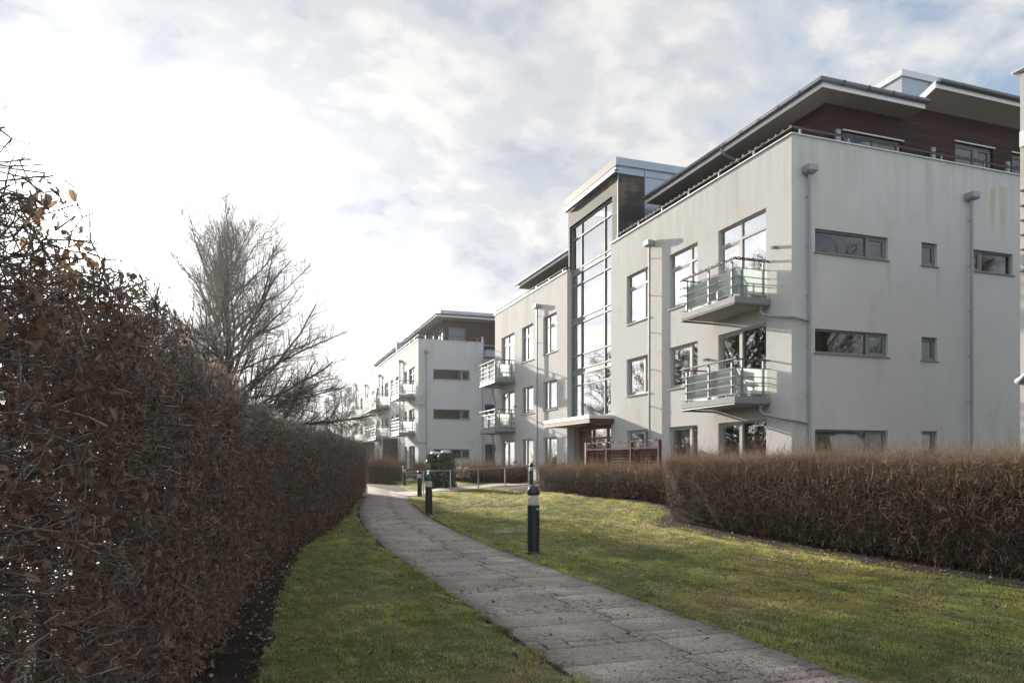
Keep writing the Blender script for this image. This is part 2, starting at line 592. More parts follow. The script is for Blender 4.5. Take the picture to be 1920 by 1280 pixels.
def m_paving(name, base, speck=1.0, edge=0.0):
    m, t, bs, out = material(name)
    pos = obj_coord(t)
    at = t.add('ShaderNodeAttribute', attribute_name='tint')
    a = t.noise(pos, 1.6, 6, 0.65, 0.4)
    g = t.noise(pos, 130, 4, 0.75)
    col = t.mix(t.ramp(a, [(0.35, 0.0), (0.65, 1.0)]), tuple(x * 0.72 for x in base) + (1,), tuple(x * 1.14 for x in base) + (1,))
    col = t.mix(1.0, col, at.outputs['Color'], 'MULTIPLY')
    col = t.mix(t.math('MULTIPLY', t.ramp(g, [(0.42, 1.0), (0.55, 0.0)]), 0.25), col, (0.10, 0.09, 0.085, 1))
    # black crumbs of moss and grit, dense in some patches and along the middle joint; dirt along both edges
    uu = t.math('ABSOLUTE', t.math('SUBTRACT', at.outputs['Alpha'], 0.5))
    mid = t.ramp(t.math('ABSOLUTE', t.math('SUBTRACT', at.outputs['Alpha'], 0.57)), [(0.0, 1.0), (0.13, 0.0)])
    pt = t.math('ADD', t.noise(pos, 1.1, 4, 0.6, 0.5), t.math('MULTIPLY', mid, 0.10 * edge))
    v = t.noise(pos, 30, 3, 0.58, 0.9)
    sp = t.ramp(t.math('SUBTRACT', v, t.math('MULTIPLY', pt, 0.24)), [(0.262, 1.0), (0.300, 0.0)])
    v2 = t.noise(pos, 62, 2, 0.6, 1.0)
    sp2 = t.ramp(t.math('SUBTRACT', v2, t.math('MULTIPLY', pt, 0.20)), [(0.28, 1.0), (0.315, 0.0)])
    spk = t.math('MULTIPLY', t.math('MAXIMUM', sp, sp2), speck)
    wob = t.math('ADD', uu, t.math('MULTIPLY', t.math('SUBTRACT', t.noise(pos, 2.6, 5, 0.65, 0.4), 0.5), 0.20))
    ed = t.math('MULTIPLY', t.ramp(wob, [(0.37, 0.0), (0.49, 1.0)]), edge)
    col = t.mix(t.math('MULTIPLY', ed, 0.72), col, (0.062, 0.058, 0.054, 1))
    ms = t.math('MULTIPLY', t.ramp(t.noise(pos, 5.0, 5, 0.7, 0.5), [(0.62, 0.0), (0.70, 1.0)]), edge)
    col = t.mix(t.math('MULTIPLY', ms, 0.35), col, (0.10, 0.075, 0.022, 1))
    col = t.mix(t.math('MULTIPLY', spk, 0.9), col, (0.022, 0.020, 0.018, 1))
    chip = t.ramp(t.noise(pos, 48, 2, 0.5, 0.3), [(0.74, 0.0), (0.77, 1.0)])
    col = t.mix(t.math('MULTIPLY', chip, 0.6 * edge), col, (0.55, 0.53, 0.50, 1))
    # damp patches
    dp = t.ramp(t.noise(pos, 0.55, 5, 0.65, 0.6), [(0.46, 0.0), (0.62, 1.0)])
    col = t.mix(t.math('MULTIPLY', dp, 0.35), col, tuple(x * 0.45 for x in base) + (1,))
    t.set(bs, 'Base Color', col)
    t.set(bs, 'Roughness', t.math('SUBTRACT', 0.80, t.math('MULTIPLY', dp, 0.22)))
    bs.inputs['Specular IOR Level'].default_value = 0.4
    bp = t.add('ShaderNodeBump', ins={'Strength': 0.6, 'Distance': 0.006, 'Height': t.math('ADD', t.math('MULTIPLY', g, 0.5), spk)})
    t.set(bs, 'Normal', bp)
    return m


def m_bark(name, dark, light):
    m, t, bs, out = material(name)
    pos = obj_coord(t)
    n = t.noise(pos, 9, 5, 0.65)
    t.set(bs, 'Base Color', t.mix(n, dark + (1,), light + (1,)))
    bs.inputs['Roughness'].default_value = 0.9
    bs.inputs['Specular IOR Level'].default_value = 0.2
    bp = t.add('ShaderNodeBump', ins={'Strength': 0.7, 'Distance': 0.02, 'Height': t.noise(pos, 40, 4, 0.6)})
    t.set(bs, 'Normal', bp)
    return m


M = {
    'stucco': m_stucco('stucco', (0.515, 0.50, 0.48), 0.30, (
        (21.58, 10.0, 1.7, 0.17, 0.75, (0.36, 0.37, 0.22)), (22.0, 10.1, 1.9, 0.20, 0.75, (0.36, 0.37, 0.22)), (18.95, 10.4, 2.2, 0.22, 0.40, (0.33, 0.33, 0.25)),
        (16.0, 10.4, 1.5, 0.35, 0.35, (0.33, 0.31, 0.26)), (17.4, 7.32, 1.3, 0.10, 0.40, (0.30, 0.29, 0.26)), (14.70, 7.32, 1.0, 0.09, 0.35, (0.30, 0.29, 0.26)),
        (19.3, 7.3, 1.2, 0.08, 0.40, (0.30, 0.29, 0.26)), (-24.2, 10.4, 2.4, 0.5, 0.40, (0.32, 0.32, 0.24)), (-19.0, 10.4, 1.8, 0.8, 0.35, (0.30, 0.285, 0.25)),
        (-37.0, 10.4, 2.6, 0.6, 0.45, (0.33, 0.34, 0.24)), (-32.2, 3.9, 0.9, 0.35, 0.5, (0.33, 0.34, 0.22)), (-40.5, 10.4, 2.5, 0.7, 0.45, (0.33, 0.34, 0.25)), (-20.9, 4.05, 0.9, 0.08, 0.4, (0.3, 0.29, 0.26)), (-25.75, 4.05, 0.8, 0.08, 0.4, (0.3, 0.29, 0.26)))),
    'stucco_far': m_stucco('stucco_far', (0.49, 0.49, 0.485), 0.5),
    'coping': plain('coping_sheet', (0.52, 0.53, 0.54), 0.45, 0.35),
    'zinc': plain('zinc_sheet', (0.30, 0.335, 0.375), 0.42, 0.55, 0.15, 2.5),
    'gutter': plain('gutter_steel', (0.115, 0.12, 0.13), 0.45, 0.4, 0.15, 3),
    'pipe': plain('painted_pipe', (0.255, 0.285, 0.31), 0.55, 0.15, 0.15, 4),
    'fascia': plain('white_fascia', (0.66, 0.67, 0.68), 0.5),
    'soffit': plain('soffit_board', (0.30, 0.275, 0.255), 0.85, 0, 0.08, 1.2),
    'frame': plain('window_frame_grey', (0.20, 0.205, 0.20), 0.6, 0.0, spec=0.2),
    'frame_l': plain('window_frame_pale', (0.36, 0.355, 0.335), 0.6, 0.0, spec=0.2),
    'rail': plain('railing_steel', (0.21, 0.23, 0.24), 0.5, 0.3),
    'rail_dark': plain('handrail_dark', (0.075, 0.062, 0.052), 0.6),
    'slab': plain('balcony_slab', (0.215, 0.212, 0.21), 0.75, 0, 0.12, 3),
    'under': plain('balcony_underside', (0.34, 0.31, 0.27), 0.85, 0, 0.12, 2),
    'cedar': m_boards('cedar_boards', (0.013, 0.006, 0.005), (0.062, 0.027, 0.020), 0.11),
    'greywood': m_boards('weathered_boards', (0.018, 0.017, 0.017), (0.070, 0.063, 0.059), 0.095, 0.75, 'h', (0.20, 0.14, 0.10)),
    'fence': plain('stained_timber', (0.085, 0.033, 0.022), 0.8, 0, 0.3, 5, 0.004, 0.12),
    'oak': plain('oak_frame', (0.20, 0.105, 0.05), 0.55, 0, 0.25, 6),
    'capstone': plain('cap_sheet', (0.36, 0.335, 0.30), 0.7, 0, 0.15, 1.5, 0, 0.2),
    'plank': plain('sunlit_plank', (0.33, 0.21, 0.16), 0.7, 0, 0.2, 5),  # paler timber tone that carries the sunlight on lit boards
    'glass': m_glass('window_glass', 5.0, (0.60, 0.69, 0.67), 0.0, 0.03),
    'glass_end': m_glass('window_glass_end', 1.75, (0.55, 0.60, 0.62), 0.02, 0.03),
    'frosted': m_frosted('frosted_glass'),
    'inside': plain('room_paint', (0.30, 0.29, 0.27), 0.9),
    'curtain': plain('curtain_cloth', (0.55, 0.57, 0.56), 0.9, 0, 0.2, 8),
    'bollard': plain('bollard_paint', (0.010, 0.016, 0.021), 0.42, 0.0, 0.25, 5),
    'lens': plain('bollard_diffuser', (0.62, 0.58, 0.50), 0.35, 0, 0.06, 10),
    'white': plain('white_label', (0.8, 0.8, 0.78), 0.5),
    'concrete': plain('concrete', (0.34, 0.33, 0.31), 0.85, 0, 0.2, 8, 0.004),
    'oldstone': plain('mossy_stone', (0.13, 0.125, 0.095), 0.9, 0, 0.4, 9, 0.006),
    'ground': m_ground(),
    'soil': m_soil(),
    'paving': m_paving('path_slabs', (0.30, 0.25, 0.222), 1.0, 1.0),
    'gravelpath': m_paving('fine_gravel', (0.34, 0.285, 0.245), 0.45),
    'asphalt': m_paving('asphalt', (0.24, 0.235, 0.225), 0.3),
    'bark': m_bark('tree_bark', (0.030, 0.024, 0.018), (0.085, 0.066, 0.050)),
    'bark_far': m_bark('tree_bark_far', (0.055, 0.045, 0.040), (0.12, 0.095, 0.080)),
    'grass': m_tint('grass_blades', 0.5, 0.5, 0.3, 1.0, 2.4),
    'leaf': m_tint('dry_beech_leaf', 0.65, 0.34, 0.3, 1.0, 1.25),
    'twig': m_tint('hedge_twig', 0.75, 0.0, 0.3),
    'ivyleaf': m_tint('ivy_leaf', 0.32, 0.2, 0.5),
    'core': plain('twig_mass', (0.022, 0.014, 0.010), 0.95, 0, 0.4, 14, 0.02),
    'garland': plain('garland_wire', (0.020, 0.016, 0.014), 0.7),
}
# ------------------------------------------------------------------ ground heights and plan lines
def sstep(a, b, x):
    t = np.clip((x - a) / (b - a), 0, 1)
    return t * t * (3 - 2 * t)


PLY = [-6, 13, 17.3, 20.2, 22.4, 25.9, 30.9, 41.3, 48, 60]
PLX = [2.08, 2.06, 2.30, 2.60, 2.86, 3.42, 4.30, 6.0, 7.07, 8.6]
PRY = [-6, 12, 16, 20, 26, 31.2, 35.6, 40.7, 45.4, 50, 60]
PRX = [3.86, 3.91, 4.17, 4.57, 5.38, 6.31, 7.1, 7.75, 8.35, 9.0, 10.4]
HY = [-3, 2, 5, 8.7, 12.5, 17, 21.5, 27, 34.4]          # face of the tall hedge
HX = [-0.62, -0.52, -0.36, -0.02, 0.50, 1.52, 2.52, 3.55, 4.92]
GY = [-3, 5.2, 6.4, 8.7, 12.8, 16.5, 20.9, 22.2, 23.5]   # edge of the grass beside it
GX = [-0.15, 0.0, 0.12, 0.27, 0.74, 1.62, 2.55, 2.85, 3.05]


def height(x, y):
    x = np.asarray(x, float)
    y = np.asarray(y, float)
    pr = interp(y, PRY, PRX)
    h = 0.07 * np.clip(x - 6.3, 0, 6.6) * sstep(10, 19, y)
    off = sstep(0.15, 1.6, x - pr) * (1 - sstep(7.6, 8.6, x) * (1 - sstep(14, 17, y)))
    bump = 0.06 * np.sin(x * 1.1 + 0.7) * np.sin(y * 0.45 + 1.3) + 0.03 * np.sin(x * 2.3 - y * 0.9)
    h = h + off * (bump + 0.05)
    # hollow beside the drain
    h = h - 0.07 * np.exp(-(((x - 5.75) / 0.7) ** 2 + ((y - 10.1) / 0.5) ** 2))
    return h


def hz(x, y):
    return float(height(x, y))


def sheet(name, xs, ys, z, mat, label=None):
    """height-following sheet"""
    X, Y = np.meshgrid(xs, ys)
    Z = height(X, Y) + z
    V = np.stack([X, Y, Z], -1).reshape(-1, 3)
    nx, ny = len(xs), len(ys)
    i = (np.arange(ny - 1)[:, None] * nx + np.arange(nx - 1)[None]).ravel()
    F = np.stack([i, i + 1, i + nx + 1, i + nx], -1)
    me = np_mesh(name, V, F, np.ones((len(V), 3)), True)
    o = new_obj(name, me, mat)
    tag(o, kind='structure')
    return o


def strip(name, ys, xl, xr, z, mat, nu=8):
    ys = np.asarray(ys, float)
    u = np.linspace(0, 1, nu)
    X = xl[:, None] * (1 - u) + xr[:, None] * u
    Y = np.repeat(ys[:, None], nu, 1)
    Z = height(X, Y) + z
    V = np.stack([X, Y, Z], -1).reshape(-1, 3)
    ny = len(ys)
    i = (np.arange(ny - 1)[:, None] * nu + np.arange(nu - 1)[None]).ravel()
    F = np.stack([i, i + 1, i + nu + 1, i + nu], -1)
    me = np_mesh(name, V, F, np.ones((len(V), 3)), True)
    o = new_obj(name, me, mat)
    tag(o, kind='structure')
    return o


gx = np.concatenate([np.array([-260, -200, -150, -60, -30, -15, -8]), np.arange(-5, 15, 0.22), np.array([16, 20, 30, 60, 150, 200, 260])])
gy = np.concatenate([np.array([-120, -80, -50, -30, -10]), np.arange(-4, 36, 0.25), np.arange(36, 60, 0.6), np.array([62, 70, 90, 130, 200, 260, 320])])
sheet('ground', gx, gy, 0.0, M['ground'])


def paved_path():
    """slabs in courses: two rows of large slabs, then a band of small setts, bedded in dark joints"""
    ys = np.arange(-5.0, 60.0, 0.01)
    cx = 0.5 * (interp(ys, PLY, PLX) + interp(ys, PRY, PRX))
    cx = np.convolve(np.pad(cx, 150, mode='edge'), np.ones(301) / 301, 'valid')
    seg = np.hypot(np.diff(cx), np.diff(ys))
    sl = np.concatenate([[0], np.cumsum(seg)])

    def at(s, u):
        y = np.interp(s, sl, ys)
        x = np.interp(s, sl, cx)
        x2 = np.interp(s + 0.05, sl, cx)
        y2 = np.interp(s + 0.05, sl, ys)
        d = np.array([x2 - x, y2 - y])
        d = d / np.linalg.norm(d)
        return np.array([x + d[1] * u, y - d[0] * u])
    V, F, C = [], [], []

    def slab(s0, s1, u0, u1, tone, dz):
        g = 0.0095 if s1 - s0 > 0.3 else 0.006
        b = 0.007
        s0 += g; s1 -= g; u0 += g * 1.3; u1 -= g * 1.3
        i = len(V)
        z0, z1 = -0.03, 0.022 + dz
        tl = [rng.normal() * 0.0007 for _ in range(4)]
        cs = [(s0, u0), (s0, u1), (s1, u1), (s1, u0)]
        cb = [(s0 + b, u0 + b), (s0 + b, u1 - b), (s1 - b, u1 - b), (s1 - b, u0 + b)]
        for s, u in cs:
            p = at(s, u); V.append((p[0], p[1], z0))
        for k, (s, u) in enumerate(cs):
            p = at(s, u); V.append((p[0], p[1], z1 - b + tl[k]))
        for k, (s, u) in enumerate(cb):
            p = at(s, u); V.append((p[0], p[1], z1 + tl[k]))
        for k in range(4):
            k2 = (k + 1) % 4
            F.append((i + k, i + k2, i + 4 + k2, i + 4 + k))
            F.append((i + 4 + k, i + 4 + k2, i + 8 + k2, i + 8 + k))
        F.append((i + 8, i + 9, i + 10, i + 11))
        for s, u in cs + cs + cb:
            C.append(tuple(tone) + (u / 1.81 + 0.5,))
    W2 = 0.905
    s = 0.0
    n = 0
    smax = sl[-1] - 1
    while s < smax:
        near = s < 40
        # setts
        for r in range(2):
            u = -W2
            off = rng.uniform(0.08, 0.2)
            first = True
            while u < W2 - 0.03:
                w = off if first else 0.21
                first = False
                u1 = min(u + w, W2)
                if W2 - u1 < 0.06: u1 = W2
                k = rng.uniform(0.78, 1.06)
                slab(s, s + 0.145, u, u1, (k, k * rng.uniform(0.97, 1.01), k * rng.uniform(0.94, 1.0)), rng.normal() * 0.0009)
                u = u1
            s += 0.145
        for r in range(2):
            c = 0.08 + 0.02 * math.sin(n) + (0.0 if r == 0 else 0.10)
            cuts = [-W2, c, W2]
            h = 0.50
            for a, b in zip(cuts[:-1], cuts[1:]):
                k = rng.uniform(0.88, 1.10)
                slab(s, s + h, a, b, (k, k * rng.uniform(0.97, 1.0), k * rng.uniform(0.94, 0.99)), rng.normal() * 0.0010)
            s += h
        n += 1
    me = np_mesh('path', np.array(V), np.array(F), np.array(C))
    o = new_obj('path', me, M['paving'])
    tag(o, kind='structure')
    yy = np.arange(-5, 60, 0.5)
    strip('path_bedding', yy, interp(yy, PLY, PLX) - 0.03, interp(yy, PRY, PRX) + 0.03, 0.008, M['soil'], 6)


paved_path()
# side path up to the entrance (a gentle ramp), bed soil, pavement and road beyond the hedge
def build_setting():
    xs = np.linspace(6.2, 13.9, 40)
    V, F = [], []
    for i, x in enumerate(xs):
        t = (x - 6.2) / 7.7
        y0 = 31.5 + 0.1 * math.sin(x) - 0.6 * max(0, 1 - t * 5)
        y1 = 33.6 + 0.1 * math.sin(x * 1.7) + 1.6 * max(0, 1 - t * 4)
        for k in range(5):
            y = y0 + (y1 - y0) * k / 4
            V.append((x, y, hz(x, y) + 0.03))
    for i in range(len(xs) - 1):
        for k in range(4):
            a = i * 5 + k
            F.append((a, a + 5, a + 6, a + 1))
    me = np_mesh('side_path', np.array(V), np.array(F), np.ones((len(V), 3)), True)
    tag(new_obj('side_path', me, M['gravelpath']), kind='structure')
    yy = np.arange(-4, 35.2, 0.3)
    xr = np.where(yy < 23.2, interp(yy, GY, GX), interp(yy, PLY, PLX) - 0.05) + 0.03 * np.sin(yy * 5.1) + 0.02 * np.sin(yy * 11.7)
    strip('hedge_soil', yy, interp(yy, HY, HX) - 1.3, xr, 0.012, M['soil'], 10)
    yy = np.arange(1.0, 16.01, 0.25)
    xl = 8.42 + 0.07 * np.sin(yy * 2.1) + 0.04 * np.sin(yy * 5.7) + 1.6 * np.clip((yy - 14.2) / 1.8, 0, 1) ** 2
    strip('bed_soil', yy, xl, np.full_like(yy, 12.2), 0.012, M['soil'], 14)
    yy = np.arange(16.0, 30.0, 0.5)
    strip('garden_soil', yy, np.full_like(yy, 10.2) + 0.06 * np.sin(yy * 3), np.full_like(yy, 13.9), 0.014, M['soil'], 10)
    yy = np.arange(-30, 80, 2.0)
    strip('pavement', yy, np.full_like(yy, -3.7) + np.clip(yy - 10, 0, 60) * 0.10, np.full_like(yy, -1.75) + np.clip(yy - 10, 0, 60) * 0.10, 0.02, M['asphalt'], 5)
    strip('road', yy, np.full_like(yy, -12.5) + np.clip(yy - 10, 0, 60) * 0.10, np.full_like(yy, -5.2) + np.clip(yy - 10, 0, 60) * 0.10, 0.02, M['asphalt'], 5)


build_setting()
# ------------------------------------------------------------------ buildings
def wall(name, axis, at, u0, u1, z0, z1, holes, mat, parent, sgn, depth=0.14):
    """wall with real openings. axis 'x': plane x=at, u is y; axis 'y': plane y=at, u is x. sgn: side of the outside"""
    us = sorted({u0, u1} | {h[0] for h in holes} | {h[1] for h in holes})
    zs = sorted({z0, z1} | {h[2] for h in holes} | {h[3] for h in holes})
    us = [u for u in us if u0 <= u <= u1]
    zs = [z for z in zs if z0 <= z <= z1]
    mb = MB()

    def P(u, z, d=0.0):
        return (at - sgn * d, u, z) if axis == 'x' else (u, at - sgn * d, z)

    def hole(u, z):
        return any(h[0] < u < h[1] and h[2] < z < h[3] for h in holes)
    for i in range(len(us) - 1):
        for k in range(len(zs) - 1):
            if hole((us[i] + us[i + 1]) / 2, (zs[k] + zs[k + 1]) / 2):
                continue
            a, b, c, d = us[i], us[i + 1], zs[k], zs[k + 1]
            q = [P(a, c), P(b, c), P(b, d), P(a, d)]
            flip = (axis == 'x') == (sgn > 0)
            mb.quad(*(q if flip else q[::-1]))
            q = [P(a, c, 0.3), P(b, c, 0.3), P(b, d, 0.3), P(a, d, 0.3)]
            mb.quad(*(q[::-1] if flip else q))
    for h in holes:
        a, b, c, d = h[:4]
        mb.quad(P(a, c), P(a, d), P(a, d, .3), P(a, c, .3))
        mb.quad(P(b, d), P(b, c), P(b, c, .3), P(b, d, .3))
        mb.quad(P(a, d), P(b, d), P(b, d, .3), P(a, d, .3))
        mb.quad(P(b, c), P(a, c), P(a, c, .3), P(b, c, .3))
    return mb.build(name, mat, parent)


def window(axis, at, sgn, u0, u1, z0, z1, parent, mull=(), trans=(), frame=None, glass=None, sill=True, curtain=None, fw=0.055, leaf=()):
    """one window as a part: frame mesh > pane, sill, curtain"""
    frame = frame or M['frame']
    glass = glass or M['glass']
    d0, d1 = 0.085, 0.15

    def B(mb, a, b, c, d, e0, e1):
        if axis == 'x':
            mb.box(at - sgn * e0, at - sgn * e1, a, b, c, d)
        else:
            mb.box(a, b, at - sgn * e0, at - sgn * e1, c, d)
    mb = MB()
    B(mb, u0, u0 + fw, z0, z1, d0, d1)
    B(mb, u1 - fw, u1, z0, z1, d0, d1)
    B(mb, u0 + fw, u1 - fw, z1 - fw, z1, d0, d1)
    B(mb, u0 + fw, u1 - fw, z0, z0 + fw, d0, d1)
    for m_ in mull:
        B(mb, m_ - 0.05, m_ + 0.05, z0 + fw, z1 - fw, d0 - 0.004, d1)
    cuts = [u0 + fw] + [x for m_ in mull for x in (m_ - 0.05, m_ + 0.05)] + [u1 - fw]
    for tz in trans:
        for k in range(0, len(cuts), 2):
            B(mb, cuts[k], cuts[k + 1], tz - 0.04, tz + 0.04, d0 - 0.002, d1)
    # opening sashes: a thinner inner frame in the chosen bay
    for k in leaf:
        a, b = cuts[2 * k], cuts[2 * k + 1]
        c, d = z0 + fw, (min(trans) - 0.04 if trans else z1 - fw)
        s_ = 0.055
        B(mb, a, a + s_, c, d, d0 + 0.012, d1)
        B(mb, b - s_, b, c, d, d0 + 0.012, d1)
        B(mb, a + s_, b - s_, d - s_, d, d0 + 0.012, d1)
        B(mb, a + s_, b - s_, c, c + s_, d0 + 0.012, d1)
    w = mb.build('window', frame, parent)
    pb = MB()
    if axis == 'x':
        x = at - sgn * 0.125
        pb.quad((x, u0 + fw, z0 + fw), (x, u0 + fw, z1 - fw), (x, u1 - fw, z1 - fw), (x, u1 - fw, z0 + fw))
    else:
        y = at - sgn * 0.125
        pb.quad((u0 + fw, y, z0 + fw), (u1 - fw, y, z0 + fw), (u1 - fw, y, z1 - fw), (u0 + fw, y, z1 - fw))
    pb.build('pane', glass, w)
    if sill:
        sb = MB()
        if axis == 'x':
            sb.prism([(at + sgn * 0.045, z0 - 0.035), (at + sgn * 0.045, z0 - 0.012), (at - sgn * 0.084, z0 + 0.012), (at - sgn * 0.084, z0 - 0.008), (at + sgn * 0.003, z0 - 0.03)], 'y', u0 - 0.045, u1 + 0.045)
        else:
            sb.prism([(at + sgn * 0.045, z0 - 0.035), (at + sgn * 0.045, z0 - 0.012), (at - sgn * 0.084, z0 + 0.012), (at - sgn * 0.084, z0 - 0.008), (at + sgn * 0.003, z0 - 0.03)], 'x', u0 - 0.045, u1 + 0.045)
        sb.build('sill', M['frame'], w)
    if curtain:
        for (a, b, c, d) in curtain:
            cb = MB()
            n = max(2, int((b - a) / 0.05))
            for i in range(n):
                ua, ub = a + (b - a) * i / n, a + (b - a) * (i + 1) / n
                ea = 0.27 + 0.025 * (i % 2)
                eb = 0.27 + 0.025 * ((i + 1) % 2)
                if axis == 'x':
                    cb.quad((at - sgn * ea, ua, c), (at - sgn * ea, ua, d), (at - sgn * eb, ub, d), (at - sgn * eb, ub, c))
                else:
                    cb.quad((ua, at - sgn * ea, c), (ub, at - sgn * eb, c), (ub, at - sgn * eb, d), (ua, at - sgn * ea, d))
            cb.build('curtain', M['curtain'], w)
    return w


def downpipe(parent, axis, at, sgn, u, z0, z1, off=0.13, hop=True, r=0.048):
    """rain pipe with hopper head and wall brackets"""
    def P(uu, d, z):
        return (at + sgn * d, uu, z) if axis == 'x' else (uu, at + sgn * d, z)
    mb = MB()
    mb.tube([P(u, off, z0), P(u, off, z1)], r, 10)
    k = z0 + 1.2
    while k < z1:
        mb.tube([P(u, off, k - 0.03), P(u, off, k + 0.03)], r + 0.010, 10)
        k += 2.05
    k = z0 + 0.5
    while k < z1:
        a, b = P(u - 0.012, -0.01, k - 0.012), P(u + 0.012, off, k + 0.012)
        mb.box(a[0], b[0], a[1], b[1], a[2], b[2])
        k += 1.37
    p = mb.build('downpipe', M['pipe'], parent, smooth=False)
    if hop:
        hb = MB()
        h = 0.16
        a0, a1 = 0.02, 0.30
        pts = [P(u - h, a0, z1 + .2), P(u + h, a0, z1 + .2), P(u + h, a1, z1 + .2), P(u - h, a1, z1 + .2)]
        mid = [P(u - h, a0, z1 + .04), P(u + h, a0, z1 + .04), P(u + h, a1, z1 + .04), P(u - h, a1, z1 + .04)]
        lo = [P(u - h * .6, a0 + .04, z1 - .02), P(u + h * .6, a0 + .04, z1 - .02), P(u + h * .6, a1 - .06, z1 - .02), P(u - h * .6, a1 - .06, z1 - .02)]
        hb.poly(pts)
        hb.poly(lo[::-1])
        for A, B_ in ((pts, mid), (mid, lo)):
            for i in range(4):
                j = (i + 1) % 4
                hb.quad(A[i], B_[i], B_[j], A[j])
        hb.build('hopper', M['pipe'], p)
    return p


def balcony(parent, xw, xf, y0, y1, zt, drain=None, frost=None, mid=True, near=True):
    """cantilevered balcony on an x-facing wall (xw wall, xf front): slab, posts, rails, glass, drain pipe"""
    mb = MB()
    mb.box(xf, xw, y0, y1, zt - 0.20, zt - 0.012)
    sl = mb.build('balcony', M['slab'], parent, bevel=0.008)
    ub = MB()
    ub.box(xf + 0.16, xw, y0 + 0.16, y1 - 0.16, zt - 0.215, zt - 0.203)
    ub.build('soffit', M['under'], sl)
    gb = MB()
    zg = zt - 0.235
    gb.tube([(xw, y1 - 0.02, zg - 0.02), (xf + 0.02, y1 - 0.02, zg - 0.01), (xf + 0.02, y0 + 0.02, zg), (xw - 0.12, y0 + 0.02, zg)], 0.032, 8)
    gb.build('edge_gutter', M['gutter'], sl)
    ht = zt + 1.04
    hb = MB()
    e = 0.10
    hb.tube([(xw + 0.0, y0 + 0.04, ht), (xf + 0.03, y0 + 0.04, ht), (xf + 0.03, y1 + e, ht)], 0.024, 8)
    hb.tube([(xw, y1 - 0.04, ht - 0.01), (xf + 0.06, y1 - 0.04, ht - 0.01)], 0.022, 8)
    hb.build('handrail', M['rail_dark'], sl)
    rb = MB()
    for k in range(4):
        z = zt + 0.06 + 0.245 * k
        rb.tube([(xw, y0 + 0.04, z), (xf + 0.03, y0 + 0.04, z), (xf + 0.03, y1 + e, z)], 0.014, 6)
        rb.tube([(xw, y1 - 0.04, z), (xf + 0.06, y1 - 0.04, z)], 0.014, 6)
    rb.build('rail', M['rail'], sl)
    pp = [(xf + 0.085, y0 + 0.25), (xf + 0.085, (y0 + y1) / 2), (xf + 0.085, y1 - 0.2)]
    if mid and (y1 - y0) > 5:
        pp += [(xf + 0.085, y0 + (y1 - y0) * .25), (xf + 0.085, y0 + (y1 - y0) * .75)]
    pp += [(xf + 0.30, y0 + 0.075), (xw - 0.2, y0 + 0.075), (xf + 0.30, y1 - 0.075), (xw - 0.2, y1 - 0.075)]
    for x, y in pp:
        q = MB()
        q.box(x - 0.026, x + 0.026, y - 0.026, y + 0.026, zt, ht - 0.02)
        q.build('post', M['rail'], sl)
    fz0, fz1 = zt + 0.09, zt + 0.79
    g = MB()
    g.box(xf + 0.120, xf + 0.128, y0 + 0.12, (y0 + y1) / 2 - 0.01, fz0, fz1)
    g.build('glass_panel', M['frosted'], sl)
    g = MB()
    g.box(xf + 0.120, xf + 0.128, (y0 + y1) / 2 + 0.01, y1 - 0.12, fz0, fz1)
    g.build('glass_panel', M['frosted'], sl)
    for y in (y0 + 0.108, y1 - 0.116):
        g = MB()
        g.box(xf + 0.14, xw - 0.06, y, y + 0.008, fz0, fz1)
        g.build('glass_panel', M['frosted'], sl)
    if drain:
        d = MB()
        d.tube(drain, 0.043, 8)
        d.tube([drain[0], (drain[0][0], drain[0][1], drain[0][2] + 0.09)], [0.055, 0.085], 8)
        d.build('drain_pipe', M['pipe'], sl, smooth=True)
    return sl


def eave(parent, name, x0, x1, y0, y1, zs, sides, rise=0.0):
    """flat roof plate with soffit, white fascia and half-round gutter; sides: which edges carry the gutter"""
    mb = MB()
    mb.box(x0 + 0.03, x1, y0 + 0.03, y1, zs + 0.14, zs + 0.22)
    r = mb.build(name, M['zinc'], parent)
    s_ = MB()
    s_.box(x0 + 0.022, x1, y0 + 0.022, y1, zs, zs + 0.02)
    s_.build('soffit', M['soffit'], r)
    j = MB()
    k = y0 + 1.1
    while k < y1:
        j.box(x0 + 0.03, x0 + 1.2, k - 0.004, k + 0.004, zs - 0.003, zs + 0.002)
        k += 1.2
    k = x0 + 1.1
    while k < x1:
        j.box(k - 0.004, k + 0.004, y0 + 0.03, y0 + 1.2, zs - 0.003, zs + 0.002)
        k += 1.2
    j.build('soffit_joint', M['under'], r)
    f = MB()
    f.box(x0, x0 + 0.02, y0, y1, zs - 0.012, zs + 0.13)
    f.box(x0 + 0.02, x1, y0, y0 + 0.02, zs - 0.012, zs + 0.13)
    f.box(x0 + 0.02, x1, y1 - 0.02, y1, zs - 0.012, zs + 0.13)
    f.build('fascia', M['fascia'], r)
    g = MB()
    rg = 0.075
    zc = zs + 0.185
    pts = []
    if 'x' in sides:
        pts.append((x0 - rg + 0.01, y1 + 0.02, zc))
    pts.append((x0 - rg + 0.01, y0 - rg + 0.01, zc))
    if 'y' in sides:
        pts.append((x1 + 0.04, y0 - rg + 0.01, zc))
    if len(pts) > 1:
        g.tube(pts, rg, 12)
        if 'x' in sides:
            k = y0 + 0.8
            while k < y1:
                g.tube([(x0 - rg + 0.01, k - 0.012, zc), (x0 - rg + 0.01, k + 0.012, zc)], rg + 0.007, 12)
                k += 0.9
        if 'y' in sides:
            k = x0 + 0.7
            while k < x1:
                g.tube([(k - 0.012, y0 - rg + 0.01, zc), (k + 0.012, y0 - rg + 0.01, zc)], rg + 0.007, 12)
                k += 0.9
        g.build('gutter', M['gutter'], r)
    return r


